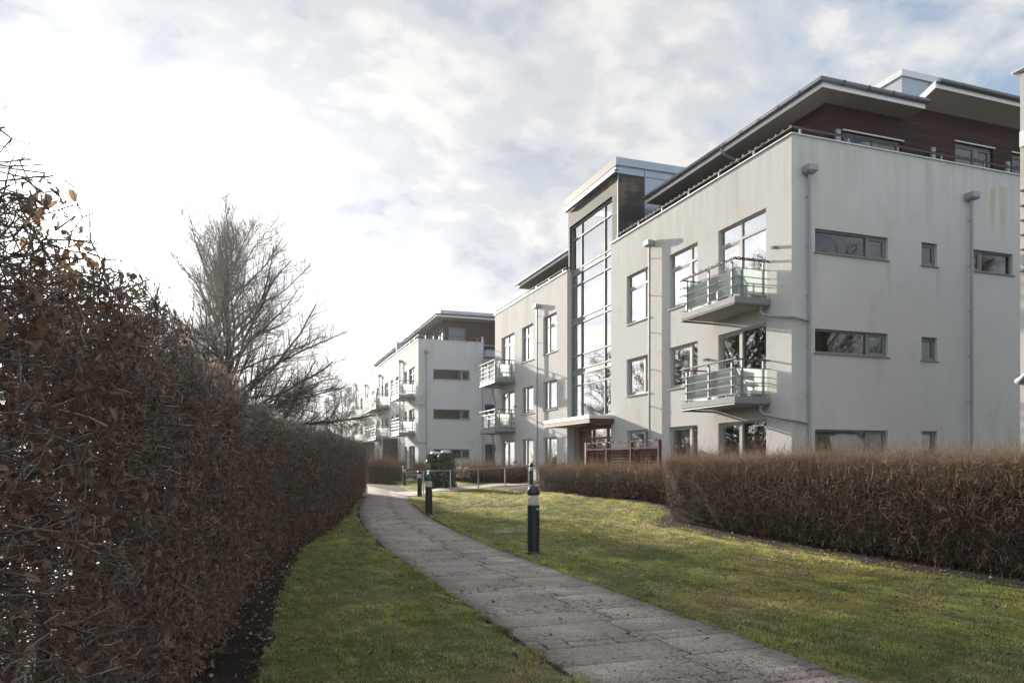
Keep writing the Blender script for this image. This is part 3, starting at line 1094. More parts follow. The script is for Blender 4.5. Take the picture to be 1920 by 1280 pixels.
def parapet_rail(parent, pts, posts, z0, zr):
    mb = MB()
    mb.tube([(x, y, zr) for x, y in pts], 0.026, 8)
    r = mb.build('terrace_rail', M['rail_dark'], parent)
    for x, y in posts:
        q = MB()
        q.box(x - 0.03, x + 0.03, y - 0.022, y + 0.022, z0, zr - 0.01)
        q.build('rail_post', M['rail'], r)
    return r


def coping(parent, runs):
    mb = MB()
    for (x0, x1, y0, y1, z) in runs:
        mb.box(x0, x1, y0, y1, z, z + 0.035)
    return mb.build('coping', M['coping'], parent, bevel=0.006)


HEADS = (2.72, 5.53, 8.83)


def interior(parent, x0, x1, y0, y1, floors, xb, yb):
    """floors and inner walls that give the windows rooms to look into"""
    mb = MB()
    for z in floors:
        mb.box(x0, x1, y0, y1, z - 0.22, z)
    mb.quad((xb, y0, floors[0]), (xb, y1, floors[0]), (xb, y1, floors[-1]), (xb, y0, floors[-1]))
    mb.quad((x0, yb, floors[0]), (x1, yb, floors[0]), (x1, yb, floors[-1]), (x0, yb, floors[-1]))
    return mb.build('interior', M['inside'], parent)


def main_building():
    FX, BY, FY = 13.92, 16.32, 42.56
    YA, YB = 27.09, 31.58           # stair bay
    XE = 29.0
    top = 10.50
    b = empty('apartment_building', (FX, BY, 0))
    b.location = (0, 0, 0)
    tag(b, 'white rendered three storey apartment building with tall glazed stair bay and timber attic storey', 'building')
    # facade openings (y0,y1,z0,z1)
    dN, w2, w1 = (17.38, 19.68), (20.83, 22.60), (23.94, 25.74)
    fA, fB, fD = (32.84, 34.62), (36.02, 37.78), (39.02, 41.30)
    H1 = [dN + (0.52, 2.72), w2 + (0.52, 2.72), w1 + (0.52, 2.72), dN + (3.32, 5.52), w2 + (4.08, 5.53), w1 + (4.09, 5.53), dN + (6.17, 8.83), w2 + (6.90, 8.83), w1 + (6.91, 8.83)]
    H2 = [fA + (0.9, 2.72), fB + (1.30, 2.72), fD + (0.52, 2.72), fA + (4.10, 5.54), fB + (4.10, 5.54), fD + (3.36, 5.55), fA + (6.94, 8.84), fB + (6.95, 8.86), fD + (6.2, 8.86)]
    wall('wall', 'x', FX, BY, YA, -0.2, top, H1, M['stucco'], b, -1)
    wall('wall', 'x', FX, YB, FY, -0.2, top, H2, M['stucco'], b, -1)
    E = [(14.72, 17.36, 7.34, 8.0), (14.72, 17.36, 4.54, 5.21), (14.72, 17.36, 1.74, 2.40), (18.65, 19.27, 7.33, 8.01), (18.65, 19.27, 4.51, 5.20), (18.65, 19.27, 1.72, 2.41), (20.66, 22.45, 7.34, 8.0)]
    wall('wall', 'y', BY, FX, XE, -0.2, top, E, M['stucco'], b, -1)
    # remaining shell: far end, back, returns of the stair bay
    mb = MB()
    mb.quad((FX, FY, -0.2), (FX, FY, top), (XE, FY, top), (XE, FY, -0.2))
    mb.quad((XE, BY, -0.2), (XE, BY, top), (XE, FY, top), (XE, FY, -0.2))
    mb.build('wall', M['stucco'], b)
    mb = MB()
    mb.quad((FX, YA, -0.2), (FX, YA, top), (FX + 1.2, YA, top), (FX + 1.2, YA, -0.2))
    mb.build('wall', M['stucco'], b)
    mb = MB()
    mb.quad((FX, YB, -0.2), (FX + 1.2, YB, -0.2), (FX + 1.2, YB, top), (FX, YB, top))
    mb.build('wall', M['stucco'], b)
    # terrace deck
    t = MB()
    t.box(FX + 0.28, XE - 0.1, BY + 0.28, YA, 9.45, 9.55)
    t.box(FX + 0.28, XE - 0.1, YB, FY - 0.1, 9.45, 9.55)
    t.box(FX + 1.2, XE - 0.1, YA, YB, 9.45, 9.55)
    t.build('terrace_deck', M['asphalt'], b)
    pi = MB()
    pi.box(FX + 0.02, FX + 0.27, BY + 0.28, YA - 0.02, 9.6, top - 0.002)
    pi.box(FX + 0.02, XE - 0.02, BY + 0.02, BY + 0.27, 9.6, top - 0.002)
    pi.box(FX + 0.02, FX + 0.27, YB + 0.02, FY - 0.02, 9.6, top - 0.002)
    pi.box(FX + 0.28, XE - 0.02, FY - 0.27, FY - 0.02, 9.6, top - 0.002)
    pi.build('parapet', M['stucco'], b)
    coping(b, [(FX - 0.05, FX + 0.32, BY + 0.32, YA + 0.05, top), (FX - 0.05, XE, BY - 0.05, BY + 0.32, top), (FX - 0.05, FX + 0.32, YB - 0.03, FY + 0.05, top), (FX + 0.32, XE, FY - 0.3, FY + 0.05, top)])
    interior(b, FX + 0.32, XE - 0.3, BY + 0.32, YA - 0.05, (0.5, 3.3, 6.13, 9.2), FX + 3.6, BY + 3.8)
    interior(b, FX + 0.32, XE - 0.3, YB + 0.1, FY - 0.1, (0.5, 3.3, 6.13, 9.2), FX + 3.6, FY - 0.2)
    # ---- facade windows
    for z0, z1, tr in ((6.17, 8.83, (8.30,)), (3.32, 5.52, ()), (0.52, 2.72, ())):
        cur = [(17.5, 17.75, z0 + .1, z1 - .1), (19.2, 19.6, z0 + .1, z1 - .1)] if z0 > 1 else None
        window('x', FX, -1, *dN, z0, z1, b, mull=(18.63,), trans=tr, leaf=(1,), sill=False, frame=M['frame_l'], curtain=cur)
    for z0, z1, tr in ((6.90, 8.83, (8.31,)), (4.08, 5.53, ()), (0.52, 2.72, ())):
        cur = [(22.05, 22.52, z0 + .1, z1 - .1), (21.3, 22.52, z1 - .32, z1 - .08)] if z0 < 1 else None
        window('x', FX, -1, *w2, z0, z1, b, mull=(21.33,), trans=tr, leaf=(1,), sill=z0 > 1, frame=M['frame_l'], curtain=cur)
    for z0, z1, tr in ((6.91, 8.83, (8.31,)), (4.09, 5.53, ()), (0.52, 2.72, ())):
        cur = [(25.1, 25.68, z0 + .1, z1 - .1)] if z0 < 1 else None
        window('x', FX, -1, *w1, z0, z1, b, mull=(24.45,), trans=tr, leaf=(1,), sill=z0 > 1, frame=M['frame_l'], curtain=cur)
    for (y0, y1), zz in ((fA, ((6.94, 8.84, (8.32,)), (4.10, 5.54, ()), (0.9, 2.72, ()))), (fB, ((6.95, 8.86, (8.32,)), (4.10, 5.54, ()), (1.30, 2.72, ()))), (fD, ((6.2, 8.86, (8.33,)), (3.36, 5.55, ()), (0.52, 2.72, ())))):
        for z0, z1, tr in zz:
            mm = (y1 - 0.62,) if y1 < 40 else ((y0 + y1) / 2 + 0.1,)
            cur = [(y1 - 0.55, y1 - 0.1, z0 + .08, z1 - .08)] if z0 < 2 else None
            window('x', FX, -1, y0, y1, z0, z1, b, mull=mm, trans=tr, leaf=(0,), sill=y1 < 40 and z0 > 1.2, frame=M['frame_l'], curtain=cur)
    # ---- end wall windows
    for z0, z1 in ((7.34, 8.0), (4.54, 5.21), (1.74, 2.40)):
        cur = [(14.8, 16.5, z0 + .05, z1 - .12)] if z0 < 3 else None
        window('y', BY, -1, 14.72, 17.36, z0, z1, b, mull=(16.66,), leaf=(1,), glass=M['glass_end'], curtain=cur)
    for z0, z1 in ((7.33, 8.01), (4.51, 5.20), (1.72, 2.41)):
        window('y', BY, -1, 18.65, 19.27, z0, z1, b, leaf=(0,), glass=M['glass_end'])
    window('y', BY, -1, 20.66, 22.45, 7.34, 8.0, b, mull=(21.15,), leaf=(0,), glass=M['glass_end'])
    # ---- rain pipes
    downpipe(b, 'y', BY, -1, 14.42, 0.1, 9.44)
    downpipe(b, 'y', BY, -1, 20.52, 0.1, 9.44)
    downpipe(b, 'x', FX, -1, 23.72, 0.3, 9.46, off=0.15)
    downpipe(b, 'x', FX, -1, 35.1, 0.3, 9.42, off=0.15)
    # ---- balconies
    for zt in (6.17, 3.35):
        dr = [(13.62, 17.26, zt - 0.33), (13.62, 17.24, zt - 0.42), (13.66, 17.16, zt - 0.5), (13.78, 16.9, zt - 0.58), (13.84, 16.5, zt - 0.66), (13.9, 16.2, zt - 0.72), (14.36, 16.19, zt - 0.80)]
        balcony(b, FX, 12.70, 17.18, 19.92, zt, dr)
    for zt in (6.20, 3.40):
        dr = [(13.5, 41.75, zt - 0.33), (13.52, 41.8, zt - 0.6), (13.72, 42.0, zt - 0.95), (13.88, 42.3, zt - 1.15)]
        balcony(b, FX, 12.70, 38.86, 41.75, zt, dr)
    # ---- attic storey
    PX, PY, PZ = 15.74, 17.04, 11.99
    at = [(16.42, 18.66, 9.6, 11.27), (20.88, 22.52, 9.6, 11.60), (23.4, 24.9, 9.6, 11.60)]
    wall('attic_wall', 'y', PY, PX, 18.8, 9.5, PZ, at[:1], M['cedar'], b, -1)
    wall('attic_wall', 'y', PY, 18.8, XE - 0.2, 9.5, 12.43, at[1:], M['cedar'], b, -1)
    wall('attic_wall', 'x', PX, PY, YA - 0.43, 9.5, PZ, [(18.2, 20.4, 9.6, 11.3), (22.0, 24.2, 9.6, 11.3)], M['cedar'], b, -1)
    wall('attic_wall', 'x', PX, YB + 0.05, 40.3, 9.5, PZ, [(33, 35, 9.6, 11.3)], M['cedar'], b, -1)
    mb = MB()
    mb.quad((PX, 40.3, 9.5), (PX, 40.3, PZ), (XE - .2, 40.3, PZ), (XE - .2, 40.3, 9.5))
    mb.build('attic_wall', M['cedar'], b)
    cb = MB()
    cb.box(PX - 0.025, PX + 0.05, PY - 0.025, PY + 0.05, 9.5, PZ - 0.003)
    cb.build('corner_trim', M['cedar'], b)
    for (x0, x1, z0, z1) in at:
        w = window('y', PY, -1, x0, x1, z0, z1, b, mull=((x0 + x1) / 2 + 0.15,), leaf=(0, 1), sill=False, glass=M['glass_end'])
        q = MB()
        q.box(x0 - 0.06, x1 + 0.06, PY - 0.05, PY - 0.004, z1 + 0.004, z1 + 0.035)
        q.build('head_flashing', M['fascia'], w)
    window('x', PX, -1, 18.2, 20.4, 9.6, 11.3, b, mull=(19.4,), sill=False)
    window('x', PX, -1, 22.0, 24.2, 9.6, 11.3, b, mull=(23.2,), sill=False)
    window('x', PX, -1, 33, 35, 9.6, 11.3, b, mull=(34.2,), sill=False)
    ib = MB()
    ib.quad((PX + 2.2, PY + 2.4, 9.5), (XE - 1, PY + 2.4, 9.5), (XE - 1, PY + 2.4, 12.5), (PX + 2.2, PY + 2.4, 12.5))
    ib.quad((PX + 2.2, PY + 2.4, 9.5), (PX + 2.2, 40, 9.5), (PX + 2.2, 40, 11.9), (PX + 2.2, PY + 2.4, 11.9))
    ib.build('interior', M['inside'], b)
    EX, EY = 14.97, 16.32
    eave(b, 'roof', EX, 18.80, EY, 26.1, PZ, 'xy')
    eave(b, 'roof', EX, 24.0, YB + 0.1, 41.5, PZ, 'x')
    # upper roof plate, tilted up towards its eave
    u = MB()
    x0, x1 = 19.18, XE + 0.4
    sl = 0.36
    prof = [(EY, 12.68), (EY, 12.86), (EY + 3.2, 12.86 - 3.2 * sl), (EY + 3.2, 12.68 - 3.2 * sl)]
    u.prism(prof, 'x', x0 + 0.02, x1)
    ur = u.build('roof', M['soffit'], b)
    f = MB()
    f.prism([(EY - 0.02, 12.665), (EY - 0.02, 12.88), (EY + 3.2, 12.88 - 3.2 * sl), (EY + 3.2, 12.665 - 3.2 * sl)], 'x', x0, x0 + 0.018)
    f.box(x0 + 0.02, x1, EY - 0.022, EY - 0.002, 12.665, 12.80)
    f.build('fascia', M['fascia'], ur)
    g = MB()
    g.tube([(x0 + 0.06, EY - 0.09, 12.86), (x1, EY - 0.09, 12.86)], 0.075, 12)
    k = x0 + 1
    while k < x1:
        g.tube([(k - 0.012, EY - 0.09, 12.86), (k + 0.012, EY - 0.09, 12.86)], 0.082, 12)
        k += 0.9
    g.build('gutter', M['gutter'], ur)
    # plant box on the roof
    p = MB()
    p.box(19.45, 23.2, 17.75, 21.5, 12.1, 13.78)
    pr = p.build('plant_room', M['zinc'], b)
    p = MB()
    p.box(19.40, 23.25, 17.70, 21.55, 13.782, 13.98)
    p.build('cap_flashing', M['coping'], pr)
    p = MB()
    p.box(20.6, 20.62, 17.735, 17.749, 12.3, 13.77)
    p.box(21.9, 21.92, 17.735, 17.749, 12.3, 13.77)
    p.build('seam', M['gutter'], pr)
    # eave gutter bends back to the wall
    d = MB()
    d.tube([(14.9, 20.9, 12.1), (14.93, 20.9, 11.95), (15.2, 20.9, 11.86), (15.68, 20.9, 11.72), (15.70, 20.9, 11.5), (15.70, 20.9, 9.6)], 0.042, 8)
    d.build('downpipe', M['pipe'], b, smooth=True)
    d = MB()
    d.tube([(14.9, 33.6, 12.1), (14.93, 33.6, 11.95), (15.2, 33.6, 11.86), (15.68, 33.6, 11.72), (15.70, 33.6, 9.6)], 0.042, 8)
    d.build('downpipe', M['pipe'], b, smooth=True)
    # terrace rails
    zr = 10.73
    pts = [(FX + 0.05, YA - 0.5), (FX + 0.05, BY + 0.05), (XE, BY + 0.05)]
    posts = [(FX + 0.06, y) for y in np.arange(18.0, YA - 0.4, 1.72)] + [(x, BY + 0.06) for x in (14.26, 15.97, 17.78, 19.5, 21.27, 23.0, 24.8)]
    parapet_rail(b, pts, posts, top + 0.03, zr)
    parapet_rail(b, [(FX + 0.05, YB + 0.2), (FX + 0.05, FY - 0.1)], [(FX + 0.06, y) for y in np.arange(32.2, FY, 1.75)], top + 0.03, zr)
    # terrace fins by the attic wall
    for x in (16.08, 19.78, 23.0):
        q = MB()
        q.box(x - 0.07, x + 0.07, 16.86, 16.95, 9.56, 11.20)
        q.build('terrace_fin', M['pipe'], b, bevel=0.008)
    # ---- stair bay
    GXP = 14.16
    st = MB()
    zf = (3.42, 13.28)
    # timber surround
    st.box(14.02, GXP + 0.05, YA - 0.43, 27.18, 10.54, 13.28)
    st.box(14.02, GXP + 0.05, 31.52, YB + 0.09, 10.54, 13.28)
    st.box(14.02, GXP + 0.05, 27.18, 31.52, 12.55, 13.28)
    st.box(GXP + 0.05, 15.24, YA - 0.43, YA - 0.35, 9.56, 13.28)
    st.box(GXP + 0.05, 20.5, YB + 0.01, YB + 0.09, 9.56, 13.28)
    tw = st.build('stair_tower', M['greywood'], b)
    q = MB()
    q.box(14.00, 14.05, YA - 0.45, YA - 0.40, 10.54, 13.27)
    q.build('corner_trim', M['gutter'], tw)
    q = MB()
    q.box(15.245, 20.5, YA - 0.43, YA - 0.35, 9.56, 13.28)
    q.box(14.02, 15.24, YA - 0.442, YA - 0.34, 13.30, 13.62)
    q.box(15.25, 20.5, YA - 0.442, YA - 0.34, 13.30, 13.62)
    q.build('metal_cladding', M['zinc'], tw)
    q = MB()
    for x in (15.24, 16.6, 18.0):
        q.box(x - 0.012, x + 0.012, YA - 0.455, YA - 0.443, 10.0, 13.6)
    q.build('seam', M['gutter'], tw)
    q = MB()
    q.box(13.90, 20.5, YA - 0.52, YB + 0.18, 13.60, 13.92)
    q.box(13.86, 14.0, YA - 0.5, YB + 0.16, 13.42, 13.52)
    q.box(13.82, 14.0, YA - 0.5, YB + 0.16, 13.30, 13.36)
    q.build('roof', M['zinc'], tw)
    q = MB()
    q.box(13.885, 13.898, YA - 0.52, YB + 0.18, 13.585, 13.925)
    q.build('fascia', M['capstone'], tw)
    gb = MB()
    verts_ = (27.21, 28.11, 30.45, 31.52)
    for y in verts_:
        gb.box(GXP - 0.03, GXP + 0.06, y - 0.03, y + 0.03, 3.42, 12.55)
    hzs = [12.5, 11.88, 10.44, 10.22, 9.69, 8.13, 7.90, 6.42, 5.77, 5.54, 5.02, 3.50]
    for z in hzs:
        for a, c in zip(verts_[:-1], verts_[1:]):
            gb.box(GXP - 0.024, GXP + 0.055, a + 0.03, c - 0.03, z - 0.028, z + 0.028)
    for z in (10.33, 8.015, 5.655):
        gb.box(GXP + 0.0, GXP + 0.05, 27.2, 31.5, z - 0.085, z + 0.085)
    gf = gb.build('stair_glazing', M['frame'], tw)
    pb = MB()
    pb.quad((GXP + 0.03, 27.2, 3.42), (GXP + 0.03, 27.2, 12.5), (GXP + 0.03, 31.52, 12.5), (GXP + 0.03, 31.52, 3.42))
    pb.build('pane', M['glass'], gf)
    ib = MB()
    for z in (3.3, 5.5, 7.9, 10.2):
        ib.box(GXP + 0.15, GXP + 1.0, 27.2, 31.5, z - 0.1, z + 0.05)
    ib.quad((GXP + 3, 27, 0), (GXP + 3, 31.6, 0), (GXP + 3, 31.6, 13.2), (GXP + 3, 27, 13.2))
    ib.quad((GXP + .1, 27.0, 0), (GXP + 3, 27.0, 0), (GXP + 3, 27.0, 13.2), (GXP + .1, 27.0, 13.2))
    ib.quad((GXP + .1, 31.57, 0), (GXP + 3, 31.57, 0), (GXP + 3, 31.57, 13.2), (GXP + .1, 31.57, 13.2))
    ib.build('interior', M['inside'], tw)
    # entrance
    e = MB()
    ex = GXP + 0.35
    for y in (27.12, 27.62, 28.6, 30.0, 31.5):
        e.box(ex, ex + 0.09, y - 0.05, y + 0.05, 0.5, 3.05)
    for z in (0.55, 2.55, 3.0):
        e.box(ex + 0.005, ex + 0.085, 27.17, 31.45, z - 0.05, z + 0.05)
    en = e.build('entrance_door', M['oak'], b)
    q = MB()
    q.quad((ex + 0.05, 27.1, 0.5), (ex + 0.05, 27.1, 3.05), (ex + 0.05, 31.5, 3.05), (ex + 0.05, 31.5, 0.5))
    q.build('pane', M['glass'], en)
    q = MB()
    q.tube([(ex - 0.05, 28.75, 1.1), (ex - 0.05, 28.75, 1.9)], 0.018, 8)
    q.build('handle', M['rail'], en)
    q = MB()
    q.box(ex - 0.02, ex, 27.15, 27.55, 1.2, 2.3)
    q.build('entry_panel', M['oak'], en)
    # canopy over the door
    c = MB()
    c.box(12.83, ex + 0.08, 26.86, 31.68, 3.11, 3.38)
    cn = c.build('canopy', M['under'], b)
    for z0, z1 in ((3.08, 3.165), (3.175, 3.255)):
        for bx, mt in (((12.80, 12.829, 26.83, 31.71), 'plank'), ((12.83, 13.915, 26.83, 26.858), 'fence'), ((12.83, 13.915, 31.682, 31.71), 'fence')):  # sunlight on the front boards put into their paler colour
            MB().box(*bx, z0, z1).build('fascia_board', M[mt], cn)
    q = MB()
    q.box(12.785, 13.917, 26.815, 31.725, 3.262, 3.40)
    q.build('flashing', M['coping'], cn)
    q = MB()
    q.box(13.2, 13.6, 27.9, 28.5, 3.02, 3.108)
    q.build('ceiling_light', M['gutter'], cn)
    # small wall fittings
    for (y, z) in ((16.9, 7.55), (20.2, 4.82), (31.85, 1.42), (38.6, 1.5), (38.6, 4.6)):
        q = MB()
        q.box(FX - 0.12, FX - 0.001, y - 0.035, y + 0.035, z - 0.05, z + 0.03)
        q.tube([(FX - 0.12, y, z - 0.02), (FX - 0.2, y, z - 0.035)], [0.04, 0.055], 8)
        q.build('wall_lamp', M['frame'], b)
    return b


main_building()


def far_building():
    FX, BY, FY = 11.34, 52.8, 85.0
    top = 10.5
    XS = 16.35
    b = empty('apartment_building')
    tag(b, 'smaller looking white apartment building at the end of the path with three pairs of balconies', 'building')
    cols = [(54.0, 56.3, True), (57.1, 58.1, False), (60.6, 61.9, False), (63.3, 64.3, False), (65.6, 67.6, True), (68.3, 69.3, False), (71.0, 72.3, False), (74.0, 75.2, False), (78, 79.2, False), (82.2, 84.0, True)]
    holes, wins = [], []
    for (a, c, door) in cols:
        for z0, z1, tr in ((6.25 if door else 6.95, 8.67, (8.2,)), (3.45 if door else 4.1, 5.5, ()), (0.55 if door else 1.3, 2.7, ())):
            holes.append((a, c, z0, z1))
            wins.append((a, c, z0, z1, tr))
    wall('wall', 'x', FX, BY, FY, -0.2, top, holes, M['stucco_far'], b, -1)
    E = [(12.46, 15.26, 7.62, 8.36), (12.46, 15.26, 4.67, 5.39), (12.46, 15.26, 1.75, 2.43)]
    wall('wall', 'y', BY, FX, XS, -0.2, top, E, M['stucco_far'], b, -1)
    S = [(16.85, 18.3, 4.1, 5.95), (16.85, 18.3, 0.6, 2.86)]
    wall('wall', 'y', BY + 1.2, XS, 26, -0.2, top, S, M['stucco_far'], b, -1)
    mb = MB()
    mb.quad((XS, BY, -0.2), (XS, BY + 1.2, -0.2), (XS, BY + 1.2, top), (XS, BY, top))
    mb.quad((FX, FY, -0.2), (FX, FY, top), (26, FY, top), (26, FY, -0.2))
    mb.build('wall', M['stucco_far'], b)
    t = MB()
    t.box(FX + 0.1, 25.9, BY + 1.3, FY - 0.1, 9.45, 9.55)
    t.box(FX + 0.1, XS - 0.1, BY + 0.1, BY + 1.3, 9.45, 9.55)
    t.build('terrace_deck', M['soffit'], b)
    coping(b, [(FX - 0.05, FX + 0.32, BY + 0.32, FY + 0.05, top), (FX - 0.05, XS + 0.05, BY - 0.05, BY + 0.32, top), (XS + 0.05, 26, BY + 1.15, BY + 1.5, top)])
    interior(b, FX + 0.35, 25.5, BY + 1.6, FY - 0.2, (0.5, 3.3, 6.13, 9.2), FX + 3.5, BY + 4.2)
    for (a, c, z0, z1, tr) in wins:
        window('x', FX, -1, a, c, z0, z1, b, mull=((a + c) / 2 + 0.1,), trans=tr, sill=z0 > 1.2 and z0 != 3.45)
    for (a, c, z0, z1) in E:
        window('y', BY, -1, a, c, z0, z1, b, mull=(14.62,), leaf=(1,), glass=M['glass_end'])
    for (a, c, z0, z1) in S:
        window('y', BY + 1.2, -1, a, c, z0, z1, b, mull=(17.6,), glass=M['glass_end'], sill=False)
    downpipe(b, 'y', BY, -1, 11.92, 0.1, 9.5)
    downpipe(b, 'y', BY, -1, 16.25, 0.1, 9.0, hop=False)
    for y in (59.3, 69.8, 79.0):
        downpipe(b, 'x', FX, -1, y, 0.1, 9.6, off=0.15)
    q = MB()
    q.box(16.3, 19.5, 51.9, 52.78, 9.35, 9.85)
    q.build('side_balcony', M['pipe'], b)
    for (y0, y1) in ((53.9, 57.0), (65.0, 72.3), (82.0, 84.6)):
        for zt in (6.5, 3.72):
            dr = [(11.0, 53.95, zt - 0.33), (11.05, 53.8, zt - 0.5), (11.25, 52.9, zt - 0.72), (11.3, 52.66, zt - 0.78), (11.9, 52.66, zt - 0.84)] if y0 < 60 else None
            balcony(b, FX, 10.1, y0, y1, zt, dr)
    q = MB()
    q.box(10.05, FX - 0.01, 61.0, 61.08, 0.2, 3.45)
    q.build('privacy_panel', M['cedar'], b)
    q = MB()
    q.box(10.05, FX - 0.01, 73.5, 73.58, 0.2, 3.45)
    q.build('privacy_panel', M['cedar'], b)
    # attic
    PX, PY, PZ = 13.62, 54.0, 12.29
    at = [(13.95, 15.3, 9.6, 11.75)]
    wall('attic_wall', 'y', PY, PX, 25.9, 9.5, PZ, at, M['cedar'], b, -1)
    wall('attic_wall', 'x', PX, PY, 82, 9.5, PZ, [(54.6, 57.0, 9.6, 11.75)], M['cedar'], b, -1)
    window('y', PY, -1, *at[0], b, mull=(14.85,), glass=M['glass_end'], sill=False)
    window('x', PX, -1, 54.6, 57.0, 9.6, 11.75, b, mull=(55.9,), sill=False)
    ib = MB()
    ib.quad((PX + 0.2, PY + 3, 9.5), (25, PY + 3, 9.5), (25, PY + 3, 12.2), (PX + 0.2, PY + 3, 12.2))
    ib.build('interior', M['inside'], b)
    q = MB()
    q.box(16.55, 16.68, PY - 0.09, PY - 0.004, 10.75, 11.15)
    q.build('wall_lamp', M['white'], b)
    eave(b, 'roof', 12.70, 26.4, BY, 83.5, PZ, 'xy')
    q = MB()
    q.box(13.5, 24, 55.0, 80, 12.55, 13.25)
    q.build('plant_room', M['zinc'], b)
    parapet_rail(b, [(FX + 0.05, FY - 0.2), (FX + 0.05, BY + 0.05), (XS, BY + 0.05)], [(FX + 0.06, y) for y in np.arange(54.4, FY, 1.75)] + [(x, BY + 0.06) for x in (11.9, 12.5, 14.2, 15.9)], top + 0.03, 10.84)
    q = MB()
    q.box(FX + 0.1, FX + 2.2, 62.2, 62.26, 9.56, 11.75)
    q.build('terrace_divider', M['zinc'], b)
    d = MB()
    d.tube([(12.62, 60.0, 12.4), (12.66, 60.0, 12.2), (13.5, 60.0, 11.9), (13.55, 60.0, 9.6)], 0.05, 8)
    d.build('downpipe', M['pipe'], b, smooth=True)


far_building()


def near_building():
    """only its far corner enters the frame on the right; its end wall faces the main building"""
    X0, Y1 = 13.95, 10.0
    top = 9.0
    b = empty('apartment_building')
    tag(b, 'sunlit beige building corner cut by the right edge of the photo, with slatted balcony rails', 'building')
    E = [(14.72, 17.36, z, z + 0.68) for z in (6.55, 3.75, 1.0)] + [(18.6, 20.2, z, z + 0.68) for z in (6.55, 3.75)]
    wall('wall', 'y', Y1, X0, 21.0, -0.2, top, E, M['stucco'], b, 1)
    wall('wall', 'x', X0, -4.0, Y1, -0.2, top, [(4.5, 6.8, 3.35, 5.5), (4.5, 6.8, 6.2, 8.4)], M['stucco'], b, -1)
    mb = MB()
    mb.quad((21, -4, -0.2), (21, -4, top), (21, Y1, top), (21, Y1, -0.2))
    mb.quad((X0, -4, -0.2), (21, -4, -0.2), (21, -4, top), (X0, -4, top))
    mb.quad((X0, -4, top), (21, -4, top), (21, Y1, top), (X0, Y1, top))
    mb.build('wall', M['stucco'], b)
    coping(b, [(X0 - 0.12, X0 + 0.3, -4, Y1 - 0.3, top), (X0 - 0.12, 21.1, Y1 - 0.3, Y1 + 0.08, top)])
    gm = M['glass_end']
    for (a, c, z0, z1) in E:
        window('y', Y1, 1, a, c, z0, z1, b, mull=(a + (c - a) * 0.72,), glass=gm)
    for z0, z1 in ((3.35, 5.5), (6.2, 8.4)):
        window('x', X0, -1, 4.5, 6.8, z0, z1, b, mull=(5.6,), sill=False)
    for zt in (6.1, 3.3):
        balcony(b, X0, 13.0, 4.2, 7.0, zt)
    # slatted end of a balcony just inside the frame
    q = MB()
    for z in (6.68, 6.39, 6.11, 5.83, 5.55):
        q.box(13.86, X0 - 0.001, 9.3, 9.94, z, z + 0.03)
    q.build('balcony_slat', M['rail_dark'], b)
    q = MB()
    q.box(13.85, X0 - 0.001, 9.2, 9.9, 5.26, 5.46)
    q.box(13.80, X0 - 0.001, 9.1, 9.94, 5.14, 5.18)
    q.build('balcony_edge', M['gutter'], b)
    q = MB()
    q.tube([(X0 + 0.15, 9.4, 3.28), (X0 - 0.02, 9.55, 3.27), (X0 - 0.10, 9.75, 3.2), (X0 - 0.10, 9.86, 3.1), (X0 + 0.0, 10.05, 3.05)], 0.06, 10)
    q.build('drain_pipe', M['pipe'], b, smooth=True)
    q = MB()
    q.box(X0 - 0.05, X0 - 0.001, 9.85, 9.98, 7.55, 7.85)
    q.build('wall_lamp', M['fascia'], b)


near_building()
# ------------------------------------------------------------------ bollard lights
def make_bollard():
    r = empty('bollard_light')
    b = MB()
    b.lathe([(0.098, -0.05), (0.098, 0.775), (0.094, 0.785)], 28)
    b.build('post', M['bollard'], r, smooth=False)
    b = MB()
    b.lathe([(0.080, 0.785), (0.080, 0.965)], 28)
    b.build('diffuser', M['lens'], r, smooth=True)
    b = MB()
    for k in range(6):
        z = 0.79 + 0.028 * k
        b.lathe([(0.081, z), (0.098, z + 0.004), (0.098, z + 0.013), (0.081, z + 0.017)], 28)
    b.build('louvre', M['lens'], r)
    b = MB()
    prof = [(0.102, 0.955)] + [(0.102 * math.cos(a), 0.985 + 0.135 * math.sin(a)) for a in np.linspace(0, math.pi / 2 - 0.06, 9)]
    b.lathe(prof, 28)
    b.build('cap', M['bollard'], r, smooth=True)
    b = MB()
    b.lathe([(0.125, -0.03), (0.125, 0.022), (0.10, 0.03)], 24)
    b.build('base_plate', M['bollard'], r)
    b = MB()
    # small label on the side that faces the camera
    a = R(-96)
    c, s = math.cos(a), math.sin(a)
    t = (-s, c)
    p = lambda u, z: (0.0985 * c + t[0] * u, 0.0985 * s + t[1] * u, z)
    b.quad(p(0.030, 0.715), p(0.058, 0.715), p(0.058, 0.738), p(0.030, 0.738))
    b.build('label', M['white'], r)
    return r


def copy_tree(o, parent=None):
    c = o.copy()
    COL.objects.link(c)
    if parent is not None:
        c.parent = parent
    for ch in list(o.children):
        copy_tree(ch, c)
    return c


boll = make_bollard()
spots = [(4.28, 11.07, 'black domed bollard light nearest the camera, standing alone on the lawn'),
         (4.62, 20.12, 'black bollard light beside the bend of the path, second nearest'),
         (6.52, 30.11, 'bollard light half hidden behind the second one, at the corner of the side path'),
         (8.08, 41.46, 'bollard light left of the ivy clad bins at the end of the grey handrail'),
         (7.62, 49.02, 'farthest bollard light, at the end of the path by the tall hedge'),
         (11.95, 31.2, 'bollard light at the upper end of the handrail by the low hedge')]
for i, (x, y, lab) in enumerate(spots):
    o = boll if i == 0 else copy_tree(boll)
    o.location = (x, y, hz(x, y) + 0.005 - (0.14 if i == 5 else 0))
    o.rotation_euler = (0, 0, 0.3 * i)
    tag(o, lab, 'bollard', 'bollard lights along the path')
